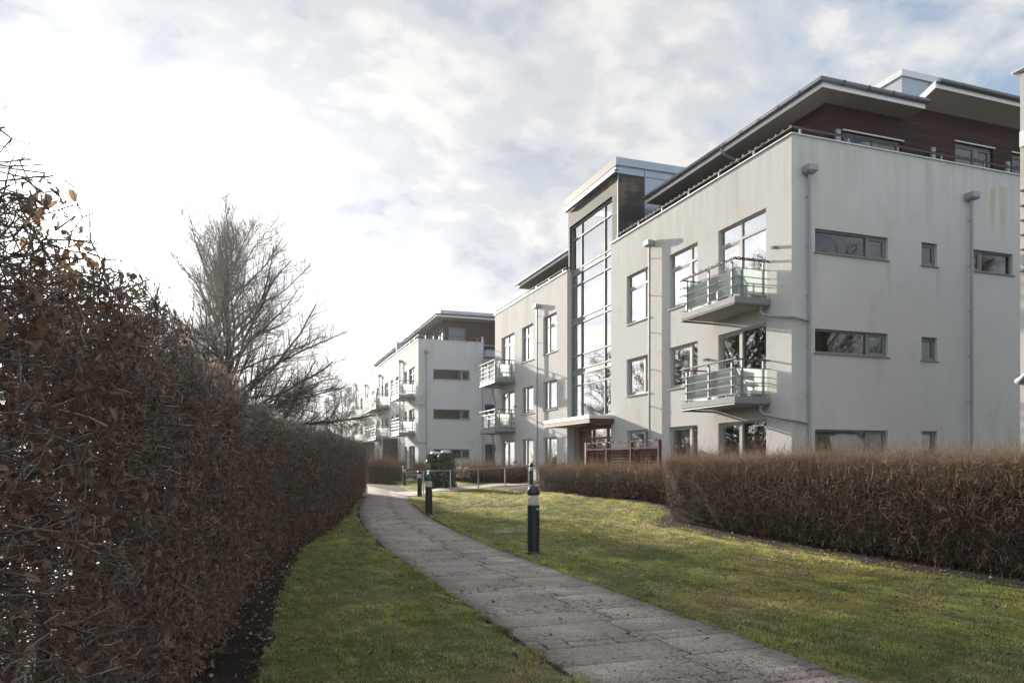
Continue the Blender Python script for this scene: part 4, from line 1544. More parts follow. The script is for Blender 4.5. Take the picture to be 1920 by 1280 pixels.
# ------------------------------------------------------------------ handrail, timber screen, planter, bins, small things
def handrail():
    r = empty('handrail', (8.17, 31.3, 0))
    r.location = (0, 0, 0)
    tag(r, 'thin grey steel handrail on slim posts beside the side path to the entrance', 'railing')
    b = MB()
    pts = [(6.25, 31.35, 1.06), (8.17, 31.3, 1.11), (9.45, 31.3, 1.16), (10.72, 31.3, 1.22), (12.6, 31.25, 1.34)]
    b.tube(pts, 0.022, 8)
    b.build('top_rail', M['rail'], r)
    b = MB()
    b.tube([(6.2, 31.35, 0.93), (7.0, 31.33, 0.94)], 0.022, 8)
    b.tube([(6.2, 31.35, 0.93), (6.12, 31.35, 0.99), (6.25, 31.35, 1.06)], 0.022, 8)
    b.build('end_loop', M['rail'], r)
    for x, zt in ((6.95, 1.08), (8.17, 1.11), (9.45, 1.16), (10.72, 1.22)):
        b = MB()
        b.box(x - 0.022, x + 0.022, 31.28, 31.325, hz(x, 31.3) - 0.05, zt - 0.02)
        b.build('post', M['rail'], r)


handrail()


def slat_screen():
    r = empty('slatted_screen')
    tag(r, 'reddish brown slatted timber screen on the terrace left of the ground floor windows', 'screen')
    x = 12.0
    ys = (20.05, 21.85, 23.65, 25.4)
    for y in ys:
        b = MB()
        b.box(x - 0.05, x + 0.05, y - 0.05, y + 0.05, 0.2, 2.17 + (0.06 if y > 25 else 0))
        b.build('post', M['plank'] if y > 25 else M['fence'], r, bevel=0.006)  # sunlit end of the screen put into this post's paler colour
    for a, c in zip(ys[:-1], ys[1:]):
        b = MB()
        z = 0.45
        while z < 1.92:
            # louvre boards set at a slant
            b.prism([(x + 0.015, z), (x + 0.04, z), (x - 0.02, z + 0.092), (x - 0.045, z + 0.092)], 'y', a + 0.052, c - 0.052)
            z += 0.098
        b.box(x - 0.045, x + 0.04, a + 0.052, c - 0.052, 1.935, 1.975)
        b.build('slat_panel', M['fence'], r)
    b = MB()
    b.box(x - 0.03, x + 0.03, ys[0] - 0.05, ys[-1] + 0.05, 2.175, 2.205)
    b.build('top_rail', M['fence'], r)
    g = MB()
    pts = []
    for k, y in enumerate(np.linspace(20.0, 25.4, 60)):
        pts.append((x - 0.04 + 0.02 * math.sin(k), y, 2.20 - 0.03 * abs(math.sin(k * 0.9))))
    g.tube(pts, 0.012, 5)
    for k in range(0, 60, 2):
        p = pts[k]
        g.tube([p, (p[0] - 0.02, p[1] + 0.03 * math.sin(k * 3), p[2] + (0.06 if k % 4 else -0.07))], 0.010, 4)
    o = g.build('string_lights', M['garland'])
    tag(o, 'dark string of fairy lights along the top of the timber screen', 'string lights')


slat_screen()


def garland(name, pts, label):
    g = MB()
    P = [Vector(p) for p in pts]
    out = []
    for a, c in zip(P[:-1], P[1:]):
        n = max(2, int((c - a).length / 0.06))
        for k in range(n):
            q = a.lerp(c, k / n)
            w = len(out) * 1.3
            out.append(q + Vector((0.02 * math.sin(w), 0.02 * math.cos(w), 0.028 + 0.012 * math.cos(w * 2))))
    g.tube(out, 0.013, 5)
    for k in range(0, len(out), 3):
        p = out[k]
        g.tube([p, p + Vector((0.03 * math.sin(k * 2.2), 0.03 * math.cos(k), 0.05 if k % 2 else -0.055))], 0.009, 4)
    o = g.build(name, M['garland'])
    tag(o, label, 'string lights')


garland('string_lights', [(13.9, 17.22, 7.22), (12.73, 17.22, 7.22), (12.73, 20.02, 7.22)], 'dark string of fairy lights wound round the upper near balcony rail')
garland('string_lights', [(29, 16.37, 10.745), (13.97, 16.37, 10.745), (13.97, 26.5, 10.745)], 'dark string of fairy lights along the roof terrace rail')


def planter():
    r = empty('timber_planter')
    tag(r, 'long low timber planter edge between the low hedge and the slatted screen', 'planter')
    b = MB()
    b.box(11.5, 11.54, 18.2, 24.6, 0.3, 1.17)
    b.box(11.54, 11.9, 18.2, 18.24, 0.3, 1.17)
    b.box(11.54, 11.9, 24.56, 24.6, 0.3, 1.17)
    b.box(11.9, 11.93, 18.2, 24.6, 0.3, 1.17)
    b.build('side_board', M['fence'], r)
    b = MB()
    b.box(11.46, 11.97, 18.15, 24.65, 1.172, 1.21)
    b.build('cap_board', M['plank'], r)


planter()


def chair(loc, rot, lab):
    r = empty('folding_chair', loc)
    r.rotation_euler = (0, 0, rot)
    tag(r, lab, 'chair')
    b = MB()
    b.box(-0.21, 0.21, -0.2, 0.2, 0.43, 0.455)
    b.build('seat', M['rail_dark'], r, bevel=0.008)
    b = MB()
    b.box(-0.2, 0.2, 0.19, 0.215, 0.62, 0.86)
    b.build('backrest', M['rail_dark'], r, bevel=0.008)
    for s in (-1, 1):
        b = MB()
        b.tube([(s * 0.2, 0.20, 0.88), (s * 0.2, 0.16, 0.45), (s * 0.2, -0.22, 0.0)], 0.012, 6)
        b.build('leg', M['rail_dark'], r)
        b = MB()
        b.tube([(s * 0.18, -0.18, 0.43), (s * 0.18, 0.22, 0.0)], 0.012, 6)
        b.build('leg', M['rail_dark'], r)


chair((13.25, 17.75, 3.35), 0.6, 'dark folding chair seen through the glass of the lower near balcony')


def flower_pot():
    r = empty('flower_pot', (12.95, 18.1, 6.17))
    tag(r, 'round dark pot behind the glass of the upper near balcony', 'pot')
    b = MB()
    b.lathe([(0.11, 0), (0.17, 0.12), (0.18, 0.26), (0.15, 0.34)], 18)
    b.build('pot', M['pipe'], r, smooth=True)
    b = MB()
    for k in range(26):
        a = k * 2.4
        b.tube([(0.05 * math.cos(a), 0.05 * math.sin(a), 0.32), (0.13 * math.cos(a), 0.13 * math.sin(a), 0.5 + 0.1 * math.sin(k)), (0.2 * math.cos(a), 0.2 * math.sin(a), 0.56 + 0.12 * math.sin(k * 1.7))], [0.006, 0.005, 0.002], 4)
    b.build('dry_stalks', M['garland'], r)


flower_pot()


def ivy_bin(loc, rad, h, lab):
    r = empty('ivy_clad_bin', loc)
    tag(r, lab, 'bin', 'ivy clad bins')
    b = MB()
    b.lathe([(rad * 0.86, 0), (rad * 0.86, h)], 20)
    b.build('drum', M['core'], r)
    b = MB()
    b.lathe([(rad * 0.74, h), (rad * 0.80, h + 0.04), (rad * 0.80, h + 0.10), (rad * 0.60, h + 0.17), (rad * 0.30, h + 0.20)], 20)
    b.build('lid', M['zinc'], r, smooth=False)
    n = 1500
    an = rng.uniform(0, 2 * np.pi, n)
    z = rng.uniform(0.02, h + 0.05, n)
    rr = rad * (0.94 + 0.10 * np.sin(an * 3 + z * 4)) + rng.normal(0, 0.05, n)
    C = np.stack([rr * np.cos(an), rr * np.sin(an), z], -1)
    out = np.stack([np.cos(an), np.sin(an), np.full(n, 0.35)], -1)
    N = norm(out + rng.normal(0, 0.4, (n, 3)))
    D = norm(np.cross(N, rand_dirs(n)) + np.array([0, 0, -0.6]))
    D = norm(D - N * np.sum(D * N, 1, keepdims=True))
    L = rng.uniform(0.07, 0.13, n)
    V, F = leaves(C, D, N, L, L * rng.uniform(0.8, 1.1, n), rng.uniform(-0.1, 0.3, n))
    base = np.array([0.030, 0.062, 0.020])[None] * rng.uniform(0.5, 1.5, (n, 1)) + rng.uniform(0, 0.02, (n, 1)) * np.array([1.4, 1, 0.2])[None]
    new_obj('ivy', np_mesh('ivy', V, F, np.repeat(base, LV, 0)), M['ivyleaf'], r)


ivy_bin((8.62, 33.75, hz(8.62, 33.75)), 0.36, 1.58, 'right hand ivy covered bin with a grey metal lid behind the handrail')
ivy_bin((8.32, 34.75, hz(8.32, 34.75)), 0.33, 1.58, 'left hand ivy covered bin with a grey lid, partly behind its twin')

b_ = MB()
b_.box(4.2, 4.55, 31.2, 31.6, -0.02, 0.13)
tag(b_.build('stone_block', M['concrete'], None, bevel=0.012), 'small pale concrete block at the foot of the tall hedge by the path', 'block')
b_ = MB()
b_.box(4.72, 5.45, 14.3, 14.95, hz(5.1, 14.6) - 0.1, hz(5.1, 14.6) + 0.004)
tag(b_.build('drain_cover', M['oldstone'], None, bevel=0.01), 'flat grey drain cover sunk in the lawn left of the nearest bollard', 'drain cover')
b_ = MB()
b_.box(5.5, 5.95, 9.86, 10.1, hz(5.75, 10.0) - 0.08, hz(5.75, 10.0) + 0.006)
tag(b_.build('drain_cover', M['oldstone'], None, bevel=0.01), 'half buried stone slab in a hollow of the lawn in front of the big hedge', 'drain cover')
b_ = MB()
for k in range(5):
    b_.box(9.9, 11.3, 51.3, 51.34, 0.30 + 0.14 * k, 0.42 + 0.14 * k)
for x in (9.95, 11.25):
    b_.box(x - 0.04, x + 0.04, 51.345, 51.42, 0.1, 1.02)
tag(b_.build('low_fence', M['fence']), 'low reddish brown board fence in front of the far building', 'fence')
# ------------------------------------------------------------------ tall beech hedge on the left
def tall_hedge():
    r = empty('beech_hedge')
    tag(r, 'tall clipped beech hedge of bare twigs and dry brown leaves, left of the path', 'hedge')
    TH = 0.95
    HT = 2.17

    def top(y):
        return HT + 0.11 * (1 - sstep(6, 14, y)) + 0.05 * (1 - sstep(1.5, 3.2, y)) + 0.05 * np.sin(y * 1.9) + 0.03 * np.sin(y * 5.3 + 1)
    parts, cols = [], []
    lp, lc = [], []
    # zones: (y0, y1, twigs, twig radius, leaves, leaf size)
    for (ya, yb, nt, tr, nl, ls) in ((0.3, 3.5, 18000, 0.0017, 7500, 0.037), (3.5, 8, 28000, 0.0021, 15000, 0.041), (8, 15, 30000, 0.0032, 11000, 0.050), (15, 34.6, 44000, 0.0052, 22000, 0.062), (-3, 0.3, 2600, 0.003, 700, 0.05)):
        y = rng.uniform(ya, yb, nt)
        face = interp(y, HY, HX)
        # depth below the face: denser near both clipped faces
        u = rng.uniform(0, 1, nt)
        dep = np.where(u < 0.62, rng.beta(1.1, 2.6, nt) * TH, rng.uniform(0, 1, nt) * TH)
        z = rng.uniform(0.06, 1.0, nt) ** 0.85 * top(y)
        L = rng.uniform(0.10, 0.34, nt) * (1.25 if ya > 8 else 1.0)
        az = rng.normal(0, 1, nt)
        # twigs lie mostly flat, fanning along the hedge and outwards
        D = np.stack([rng.normal(0.3, 0.75, nt), rng.normal(0, 1.15, nt), rng.normal(0.08, 0.24, nt)], -1)
        # near the top they turn up
        D[:, 2] += (0.45 if ya < 3 else 1.0) * sstep(HT - 0.35, HT, z) * rng.uniform(0.2, 1, nt)
        D = norm(D)
        S = norm(np.cross(D, rand_dirs(nt)))
        x = face - dep
        P = np.empty((nt, 4, 3))
        c0 = np.stack([x, y, z], -1)
        for k, t in enumerate((-0.5, -0.12, 0.22, 0.5)):
            wob = S * (rng.normal(0, 0.085, nt) * L)[:, None] if k not in (0,) else 0
            sag = np.array([0, 0, 1.0])[None] * (t * t * rng.uniform(-0.1, 0.25, nt) * L)[:, None]
            P[:, k] = c0 + D * (t * L)[:, None] + wob + sag
        # the second half of them are side shoots forking off the first half
        half = int(nt * 0.42)
        ch = np.arange(half, nt)
        pa = rng.integers(0, half, nt - half)
        seg = rng.integers(1, 3, nt - half)
        st = P[pa, seg]
        dp = norm(P[pa, 3] - P[pa, 1])
        dc = norm(dp + 0.75 * rand_dirs(nt - half) + np.array([0.12, 0, 0.1])[None])
        Lc = rng.uniform(0.05, 0.20, nt - half) * (1.35 if ya > 8 else 1.0)
        for k, t in enumerate((0.0, 0.34, 0.68, 1.0)):
            P[ch, k] = st + dc * (t * Lc)[:, None] + rng.normal(0, 0.008, (nt - half, 3)) * (k > 0)
        thin_ = np.ones(nt)
        thin_[ch] = 0.62
        # keep the clipped faces
        P[:, :, 0] = np.minimum(P[:, :, 0], interp(P[:, :, 1], HY, HX) + rng.exponential(0.02, (nt, 1)))
        P[:, :, 2] = np.minimum(P[:, :, 2], top(P[:, :, 1]) + rng.exponential(0.032, (nt, 1)))
        P[:, :, 2] = np.maximum(P[:, :, 2], 0.03)
        rad = 1.2 * tr * thin_[:, None] * rng.lognormal(0, 0.35, nt)[:, None] * np.array([1.25, 1.05, 0.85, 0.5])[None]
        V, F = twigs(P, rad)
        parts.append((V, F))
        g = rng.uniform(0.55, 1.7, (nt, 1)) * np.array([0.130, 0.106, 0.086])[None] + rng.uniform(0, 0.02, (nt, 1)) * np.array([1, 0.9, 0.85])
        cols.append(np.repeat(g, 12, 0))
        # leaves gather in hanging bunches
        nb = max(20, nl // 26)
        by = rng.uniform(ya, yb, nb)
        bz = rng.beta(1.15, 1.75 if ya > 3 else 1.0, nb) * (HT - 0.06) + 0.05
        bd = rng.beta(1.0, 3.2, nb) * TH * 0.8
        k = rng.integers(0, nb, nl)
        ly = by[k] + rng.normal(0, 0.06, nl)
        lz = np.clip(bz[k] + rng.normal(0, 0.20, nl), 0.03, None)
        lz = np.minimum(lz, top(ly) - 0.02)
        ld = np.clip(bd[k] + rng.normal(0, 0.05, nl), -0.01, TH)
        C = np.stack([interp(ly, HY, HX) - ld, ly, lz], -1)
        Dn = norm(np.stack([rng.normal(0.1, 0.45, nl), rng.normal(0, 0.5, nl), rng.normal(-0.9, 0.45, nl)], -1))
        N = norm(np.cross(Dn, rand_dirs(nl)))
        L = ls * rng.uniform(0.7, 1.25, nl)
        V, F = leaves(C, Dn, N, L, L * rng.uniform(0.40, 0.70, nl), rng.uniform(-0.8, 1.2, nl))
        lp.append((V, F))
        q = rng.uniform(0, 1, (nl, 1))
        g = (np.array([0.115, 0.062, 0.036])[None] * (1 - q) + np.array([0.25, 0.170, 0.112])[None] * q) * rng.uniform(0.6, 1.25, (nl, 1))
        lc.append(np.repeat(g, LV, 0))
    # thin shoots above the clipped top
    for (yy, n, hh) in ((5.6, 34, 0.50), (9, 60, 0.24), (18, 120, 0.22), (28, 90, 0.24)):
        y = yy + rng.normal(0, 1.2 if yy > 3 else 0.8, n) if yy != 5.6 else yy + rng.normal(0, 0.22, n)
        x = interp(y, HY, HX) - rng.uniform(0.05, 0.85, n)
        z = top(y) - 0.25
        L = hh * rng.uniform(0.6, 1.5, n) + 0.25
        D = norm(np.stack([rng.normal(0, 0.22, n), rng.normal(0, 0.22, n), np.ones(n)], -1))
        P = np.empty((n, 4, 3))
        for k, t in enumerate((0, 0.35, 0.7, 1.0)):
            P[:, k] = np.stack([x, y, z], -1) + D * (t * L)[:, None] + rng.normal(0, 0.012, (n, 3))
        V, F = twigs(P, (0.003 + 0.00015 * y)[:, None] * np.array([1, 0.85, 0.7, 0.4])[None])
        parts.append((V, F))
        cols.append(np.repeat(np.tile(np.array([[0.075, 0.06, 0.05]]), (n, 1)), 12, 0))
    V, F = merge(parts)
    new_obj('twigs', np_mesh('twigs', V, F, np.concatenate(cols)), M['twig'], r)
    V, F = merge(lp)
    new_obj('leaves', np_mesh('leaves', V, F, np.concatenate(lc), True), M['leaf'], r)
    # upright stems with side boughs
    ys = np.arange(-2.6, 34.2, 0.42)
    n = len(ys)
    ys = ys + rng.normal(0, 0.06, n)
    P = np.empty((n, 6, 3))
    for k, t in enumerate(np.linspace(0, 1, 6)):
        P[:, k] = np.stack([interp(ys, HY, HX) - 0.46 + rng.normal(0, 0.03, n), ys + rng.normal(0, 0.03, n), np.full(n, -0.05 + t * 2.05)], -1)
    V1, F1 = twigs(P, rng.uniform(0.022, 0.040, n)[:, None] * np.array([1.25, 1, 0.9, 0.75, 0.55, 0.25])[None], 7)
    m_ = n * 7
    si = np.repeat(np.arange(n), 7)
    t = rng.uniform(0.1, 0.95, m_)
    c0 = np.stack([interp(ys[si], HY, HX) - 0.46, ys[si], t * 2.0], -1)
    D = norm(np.stack([rng.normal(0, 0.8, m_), rng.normal(0, 0.9, m_), rng.uniform(0.1, 0.7, m_)], -1))
    L = rng.uniform(0.3, 0.62, m_)
    P = np.empty((m_, 4, 3))
    for k, q in enumerate((0, 0.33, 0.66, 1.0)):
        P[:, k] = c0 + D * (q * L)[:, None] + rng.normal(0, 0.02, (m_, 3)) * (k > 0)
    P[:, :, 0] = np.minimum(P[:, :, 0], interp(P[:, :, 1], HY, HX) - 0.01)
    P[:, :, 2] = np.clip(P[:, :, 2], 0.03, 2.15)
    V2, F2 = twigs(P, rng.uniform(0.006, 0.013, m_)[:, None] * np.array([1, 0.8, 0.6, 0.35])[None], 5)
    V, F = merge([(V1, F1), (V2, F2)])
    new_obj('stems', np_mesh('stems', V, F, np.tile(np.array([[0.055, 0.047, 0.038]]), (len(V), 1))), M['twig'], r)


tall_hedge()
# ------------------------------------------------------------------ brown garden hedges
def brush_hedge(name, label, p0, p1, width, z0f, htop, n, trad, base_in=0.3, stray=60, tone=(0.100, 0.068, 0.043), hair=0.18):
    """dense bare hedge of fine twigs between plan points p0 and p1 (centre line)"""
    p0, p1 = np.array(p0, float), np.array(p1, float)
    ax = p1 - p0
    Ln = np.linalg.norm(ax)
    ax = ax / Ln
    sd = np.array([ax[1], -ax[0]])
    r = empty(name)
    tag(r, label, 'hedge')

    def world(s, u):
        return p0[0] + ax[0] * s + sd[0] * u, p0[1] + ax[1] * s + sd[1] * u
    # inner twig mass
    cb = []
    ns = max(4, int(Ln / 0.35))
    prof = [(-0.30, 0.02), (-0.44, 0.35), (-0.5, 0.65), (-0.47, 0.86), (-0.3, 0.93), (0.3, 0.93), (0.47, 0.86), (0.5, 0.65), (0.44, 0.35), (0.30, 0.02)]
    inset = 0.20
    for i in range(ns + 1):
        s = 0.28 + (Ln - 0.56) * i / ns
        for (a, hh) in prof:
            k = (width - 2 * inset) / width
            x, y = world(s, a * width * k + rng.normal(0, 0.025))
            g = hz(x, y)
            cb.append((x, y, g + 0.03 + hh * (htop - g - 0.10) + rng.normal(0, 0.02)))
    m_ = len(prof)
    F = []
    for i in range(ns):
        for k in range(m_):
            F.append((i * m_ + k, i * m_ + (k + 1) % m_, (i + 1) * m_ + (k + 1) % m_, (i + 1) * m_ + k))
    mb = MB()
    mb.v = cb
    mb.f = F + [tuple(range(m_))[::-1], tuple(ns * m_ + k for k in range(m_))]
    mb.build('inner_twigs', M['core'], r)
    # outer twigs: rooted inside the mass and pointing out and up
    s = rng.uniform(0, Ln, n)
    which = rng.uniform(0, 1, n)
    hh = rng.uniform(0.04, 1, n)
    u = np.where(which < 0.42, -1.0, np.where(which < 0.55, 1.0, rng.uniform(-1, 1, n)))
    hh = np.where(which >= 0.55, 1.0, hh)
    bulge = base_in + (1 - base_in) * np.minimum(1, (hh / 0.55)) ** 0.6
    endf = np.minimum(s, Ln - s)
    rnd = np.clip(endf / 0.45, 0, 1) ** 0.5
    uu = u * width * 0.5 * bulge * (0.55 + 0.45 * rnd)
    xs = p0[0] + ax[0] * s + sd[0] * uu
    ys = p0[1] + ax[1] * s + sd[1] * uu
    g = height(xs, ys)
    zt = g + hh * (htop - g) * (0.90 + 0.10 * rnd)
    tip = np.stack([xs, ys, zt + rng.normal(0, 0.03, n)], -1)
    side = np.stack([sd[0] * u, sd[1] * u, np.zeros(n)], -1)
    alng = np.stack([np.full(n, ax[0]), np.full(n, ax[1]), np.zeros(n)], -1) * (np.sign(s - Ln / 2) * (1 - rnd))[:, None]
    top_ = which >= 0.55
    D = side * np.where(top_, 0.25, 0.5)[:, None] + alng * 0.9 + np.array([0, 0, 1.0])[None] * np.where(top_, 1.2, 0.4)[:, None] + rng.normal(0, 1, (n, 3)) * np.where(top_, 0.5, 0.85)[:, None]
    D = norm(D)
    L = np.where(top_, rng.uniform(0.06, 0.42, n), rng.uniform(0.09, 0.26, n))
    pat = 0.75 + 0.55 * np.sin(s * 2.1 + u * 2) * np.sin(s * 0.83 + 1.1) + 0.3 * np.sin(s * 6.1 + u * 3)
    grow = np.where(top_, rng.exponential(hair * 0.55, n) * np.clip(pat, 0.15, 1.6), rng.exponential(0.022, n))
    P = np.empty((n, 3, 3))
    P[:, 0] = tip - D * L[:, None]
    P[:, 1] = tip - D * (0.45 * L)[:, None] + rng.normal(0, 0.018, (n, 3))
    P[:, 2] = tip + D * grow[:, None]
    P[:, :, 2] = np.maximum(P[:, :, 2], g[:, None] + 0.02)
    V1, F1 = twigs(P, trad * rng.lognormal(0, 0.18, n)[:, None] * np.array([1.1, 0.9, 0.5])[None])
    c = np.where((top_ | (rng.uniform(0, 1, n) < sstep(0.40, 1.0, hh)))[:, None], np.array([[0.215, 0.143, 0.092]]), np.array(tone)[None]) * rng.uniform(0.6, 1.35, (n, 1))  # lit top and self-shaded sides put into the twig colours
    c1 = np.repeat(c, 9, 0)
    # long stray shoots above the top
    q = stray
    s2 = rng.uniform(0, Ln, q)
    u2 = rng.uniform(-0.45, 0.45, q) * width
    x2 = p0[0] + ax[0] * s2 + sd[0] * u2
    y2 = p0[1] + ax[1] * s2 + sd[1] * u2
    D2 = norm(np.stack([rng.normal(0, 0.38, q), rng.normal(0, 0.38, q), np.ones(q)], -1))
    bend = norm(np.stack([rng.normal(0, 1, q), rng.normal(0, 1, q), np.full(q, -0.3)], -1))
    L2 = rng.uniform(0.25, 0.75, q) * hair / 0.18
    P2 = np.empty((q, 5, 3))
    for k, t in enumerate(np.linspace(0, 1, 5)):
        P2[:, k] = np.stack([x2, y2, np.full(q, htop - 0.08)], -1) + D2 * (t * L2)[:, None] + bend * (t * t * L2 * 0.28)[:, None]
    V2, F2 = twigs(P2, np.full((q, 1), trad * 0.95) * np.array([1, 0.9, 0.8, 0.65, 0.4])[None])
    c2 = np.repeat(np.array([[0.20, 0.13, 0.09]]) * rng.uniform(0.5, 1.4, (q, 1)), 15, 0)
    # bare stems at the foot
    nst = int(Ln / 0.10)
    s3 = rng.uniform(0.1, Ln - 0.1, nst)
    u3 = rng.uniform(-0.16, 0.16, nst) * width
    x3 = p0[0] + ax[0] * s3 + sd[0] * u3
    y3 = p0[1] + ax[1] * s3 + sd[1] * u3
    P3 = np.empty((nst, 3, 3))
    du = rng.normal(0, 0.38, nst) * width
    dl = rng.normal(0, 0.25, nst) + np.where(s3 < 0.8, -0.45, np.where(s3 > Ln - 0.8, 0.45, 0))
    for k, t in enumerate((0, 0.5, 1.0)):
        P3[:, k] = np.stack([x3 + (sd[0] * du + ax[0] * dl) * t ** 0.8, y3 + (sd[1] * du + ax[1] * dl) * t ** 0.8, height(x3, y3) - 0.02 + t * 0.55], -1)
    V3, F3 = twigs(P3, np.full((nst, 1), 0.010) * np.array([1.1, 0.8, 0.5])[None], 4)
    c3 = np.tile(np.array([[0.04, 0.030, 0.024]]), (len(V3), 1))
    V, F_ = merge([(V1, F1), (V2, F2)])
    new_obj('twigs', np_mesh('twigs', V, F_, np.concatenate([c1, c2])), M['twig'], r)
    new_obj('stems', np_mesh('stems', V3, F3, c3), M['twig'], r)
    return r


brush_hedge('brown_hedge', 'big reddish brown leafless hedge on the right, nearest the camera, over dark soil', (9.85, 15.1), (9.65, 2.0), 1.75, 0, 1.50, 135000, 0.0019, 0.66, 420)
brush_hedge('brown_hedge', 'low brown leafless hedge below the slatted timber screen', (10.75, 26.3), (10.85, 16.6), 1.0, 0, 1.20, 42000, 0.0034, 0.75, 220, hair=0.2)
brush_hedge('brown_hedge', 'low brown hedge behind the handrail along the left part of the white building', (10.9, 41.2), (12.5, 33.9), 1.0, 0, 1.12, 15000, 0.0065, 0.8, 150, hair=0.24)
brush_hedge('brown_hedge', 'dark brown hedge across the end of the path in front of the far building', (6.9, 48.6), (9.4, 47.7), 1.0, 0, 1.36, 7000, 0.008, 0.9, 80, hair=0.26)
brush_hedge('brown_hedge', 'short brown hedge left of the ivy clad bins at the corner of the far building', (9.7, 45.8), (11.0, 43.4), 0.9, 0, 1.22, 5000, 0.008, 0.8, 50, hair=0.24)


def hydrangea():
    r = empty('dried_shrub')
    x0, y0 = 10.35, 37.2
    tag(r, 'pale dried flower shrub behind the handrail in front of the low hedge', 'shrub')
    n = 260
    an = rng.uniform(0, 2 * np.pi, n)
    rr = 0.42 * np.sqrt(rng.uniform(0, 1, n))
    C = np.stack([x0 + rr * np.cos(an), y0 + rr * np.sin(an), hz(x0, y0) + rng.uniform(0.3, 0.85, n)], -1)
    N = rand_dirs(n)
    D = norm(np.cross(N, rand_dirs(n)))
    L = rng.uniform(0.07, 0.12, n)
    V, F = leaves(C, D, N, L, L, np.zeros(n))
    g = np.array([[0.30, 0.24, 0.19]]) * rng.uniform(0.5, 1.2, (n, 1))
    new_obj('flower_heads', np_mesh('flower_heads', V, F, np.repeat(g, LV, 0)), M['leaf'], r)
    m_ = 60
    an = rng.uniform(0, 2 * np.pi, m_)
    P = np.empty((m_, 3, 3))
    for k, t in enumerate((0, 0.5, 1)):
        P[:, k] = np.stack([x0 + t * 0.4 * np.cos(an), y0 + t * 0.4 * np.sin(an), np.full(m_, hz(x0, y0) + t * 0.75)], -1)
    V, F = twigs(P, np.full((m_, 3), 0.006))
    new_obj('stalks', np_mesh('stalks', V, F, np.tile(np.array([[0.12, 0.08, 0.055]]), (len(V), 1))), M['twig'], r)


hydrangea()
# ------------------------------------------------------------------ bare trees
def grow(start, direc, length, rad, level, up, out, rs, segs=6, wob=0.10):
    """a bough as polyline; returns list of (points, radii)"""
    p = np.array(start, float)
    d = np.array(direc, float)
    d /= np.linalg.norm(d)
    pts = [p.copy()]
    for k in range(segs):
        d = d + rs.normal(0, wob, 3) + np.array([0, 0, up]) / segs
        d /= np.linalg.norm(d)
        p = p + d * length / segs
        pts.append(p.copy())
    radii = np.linspace(rad, rad * 0.3, segs + 1)
    out[level].append((np.array(pts), radii))
    return np.array(pts), radii


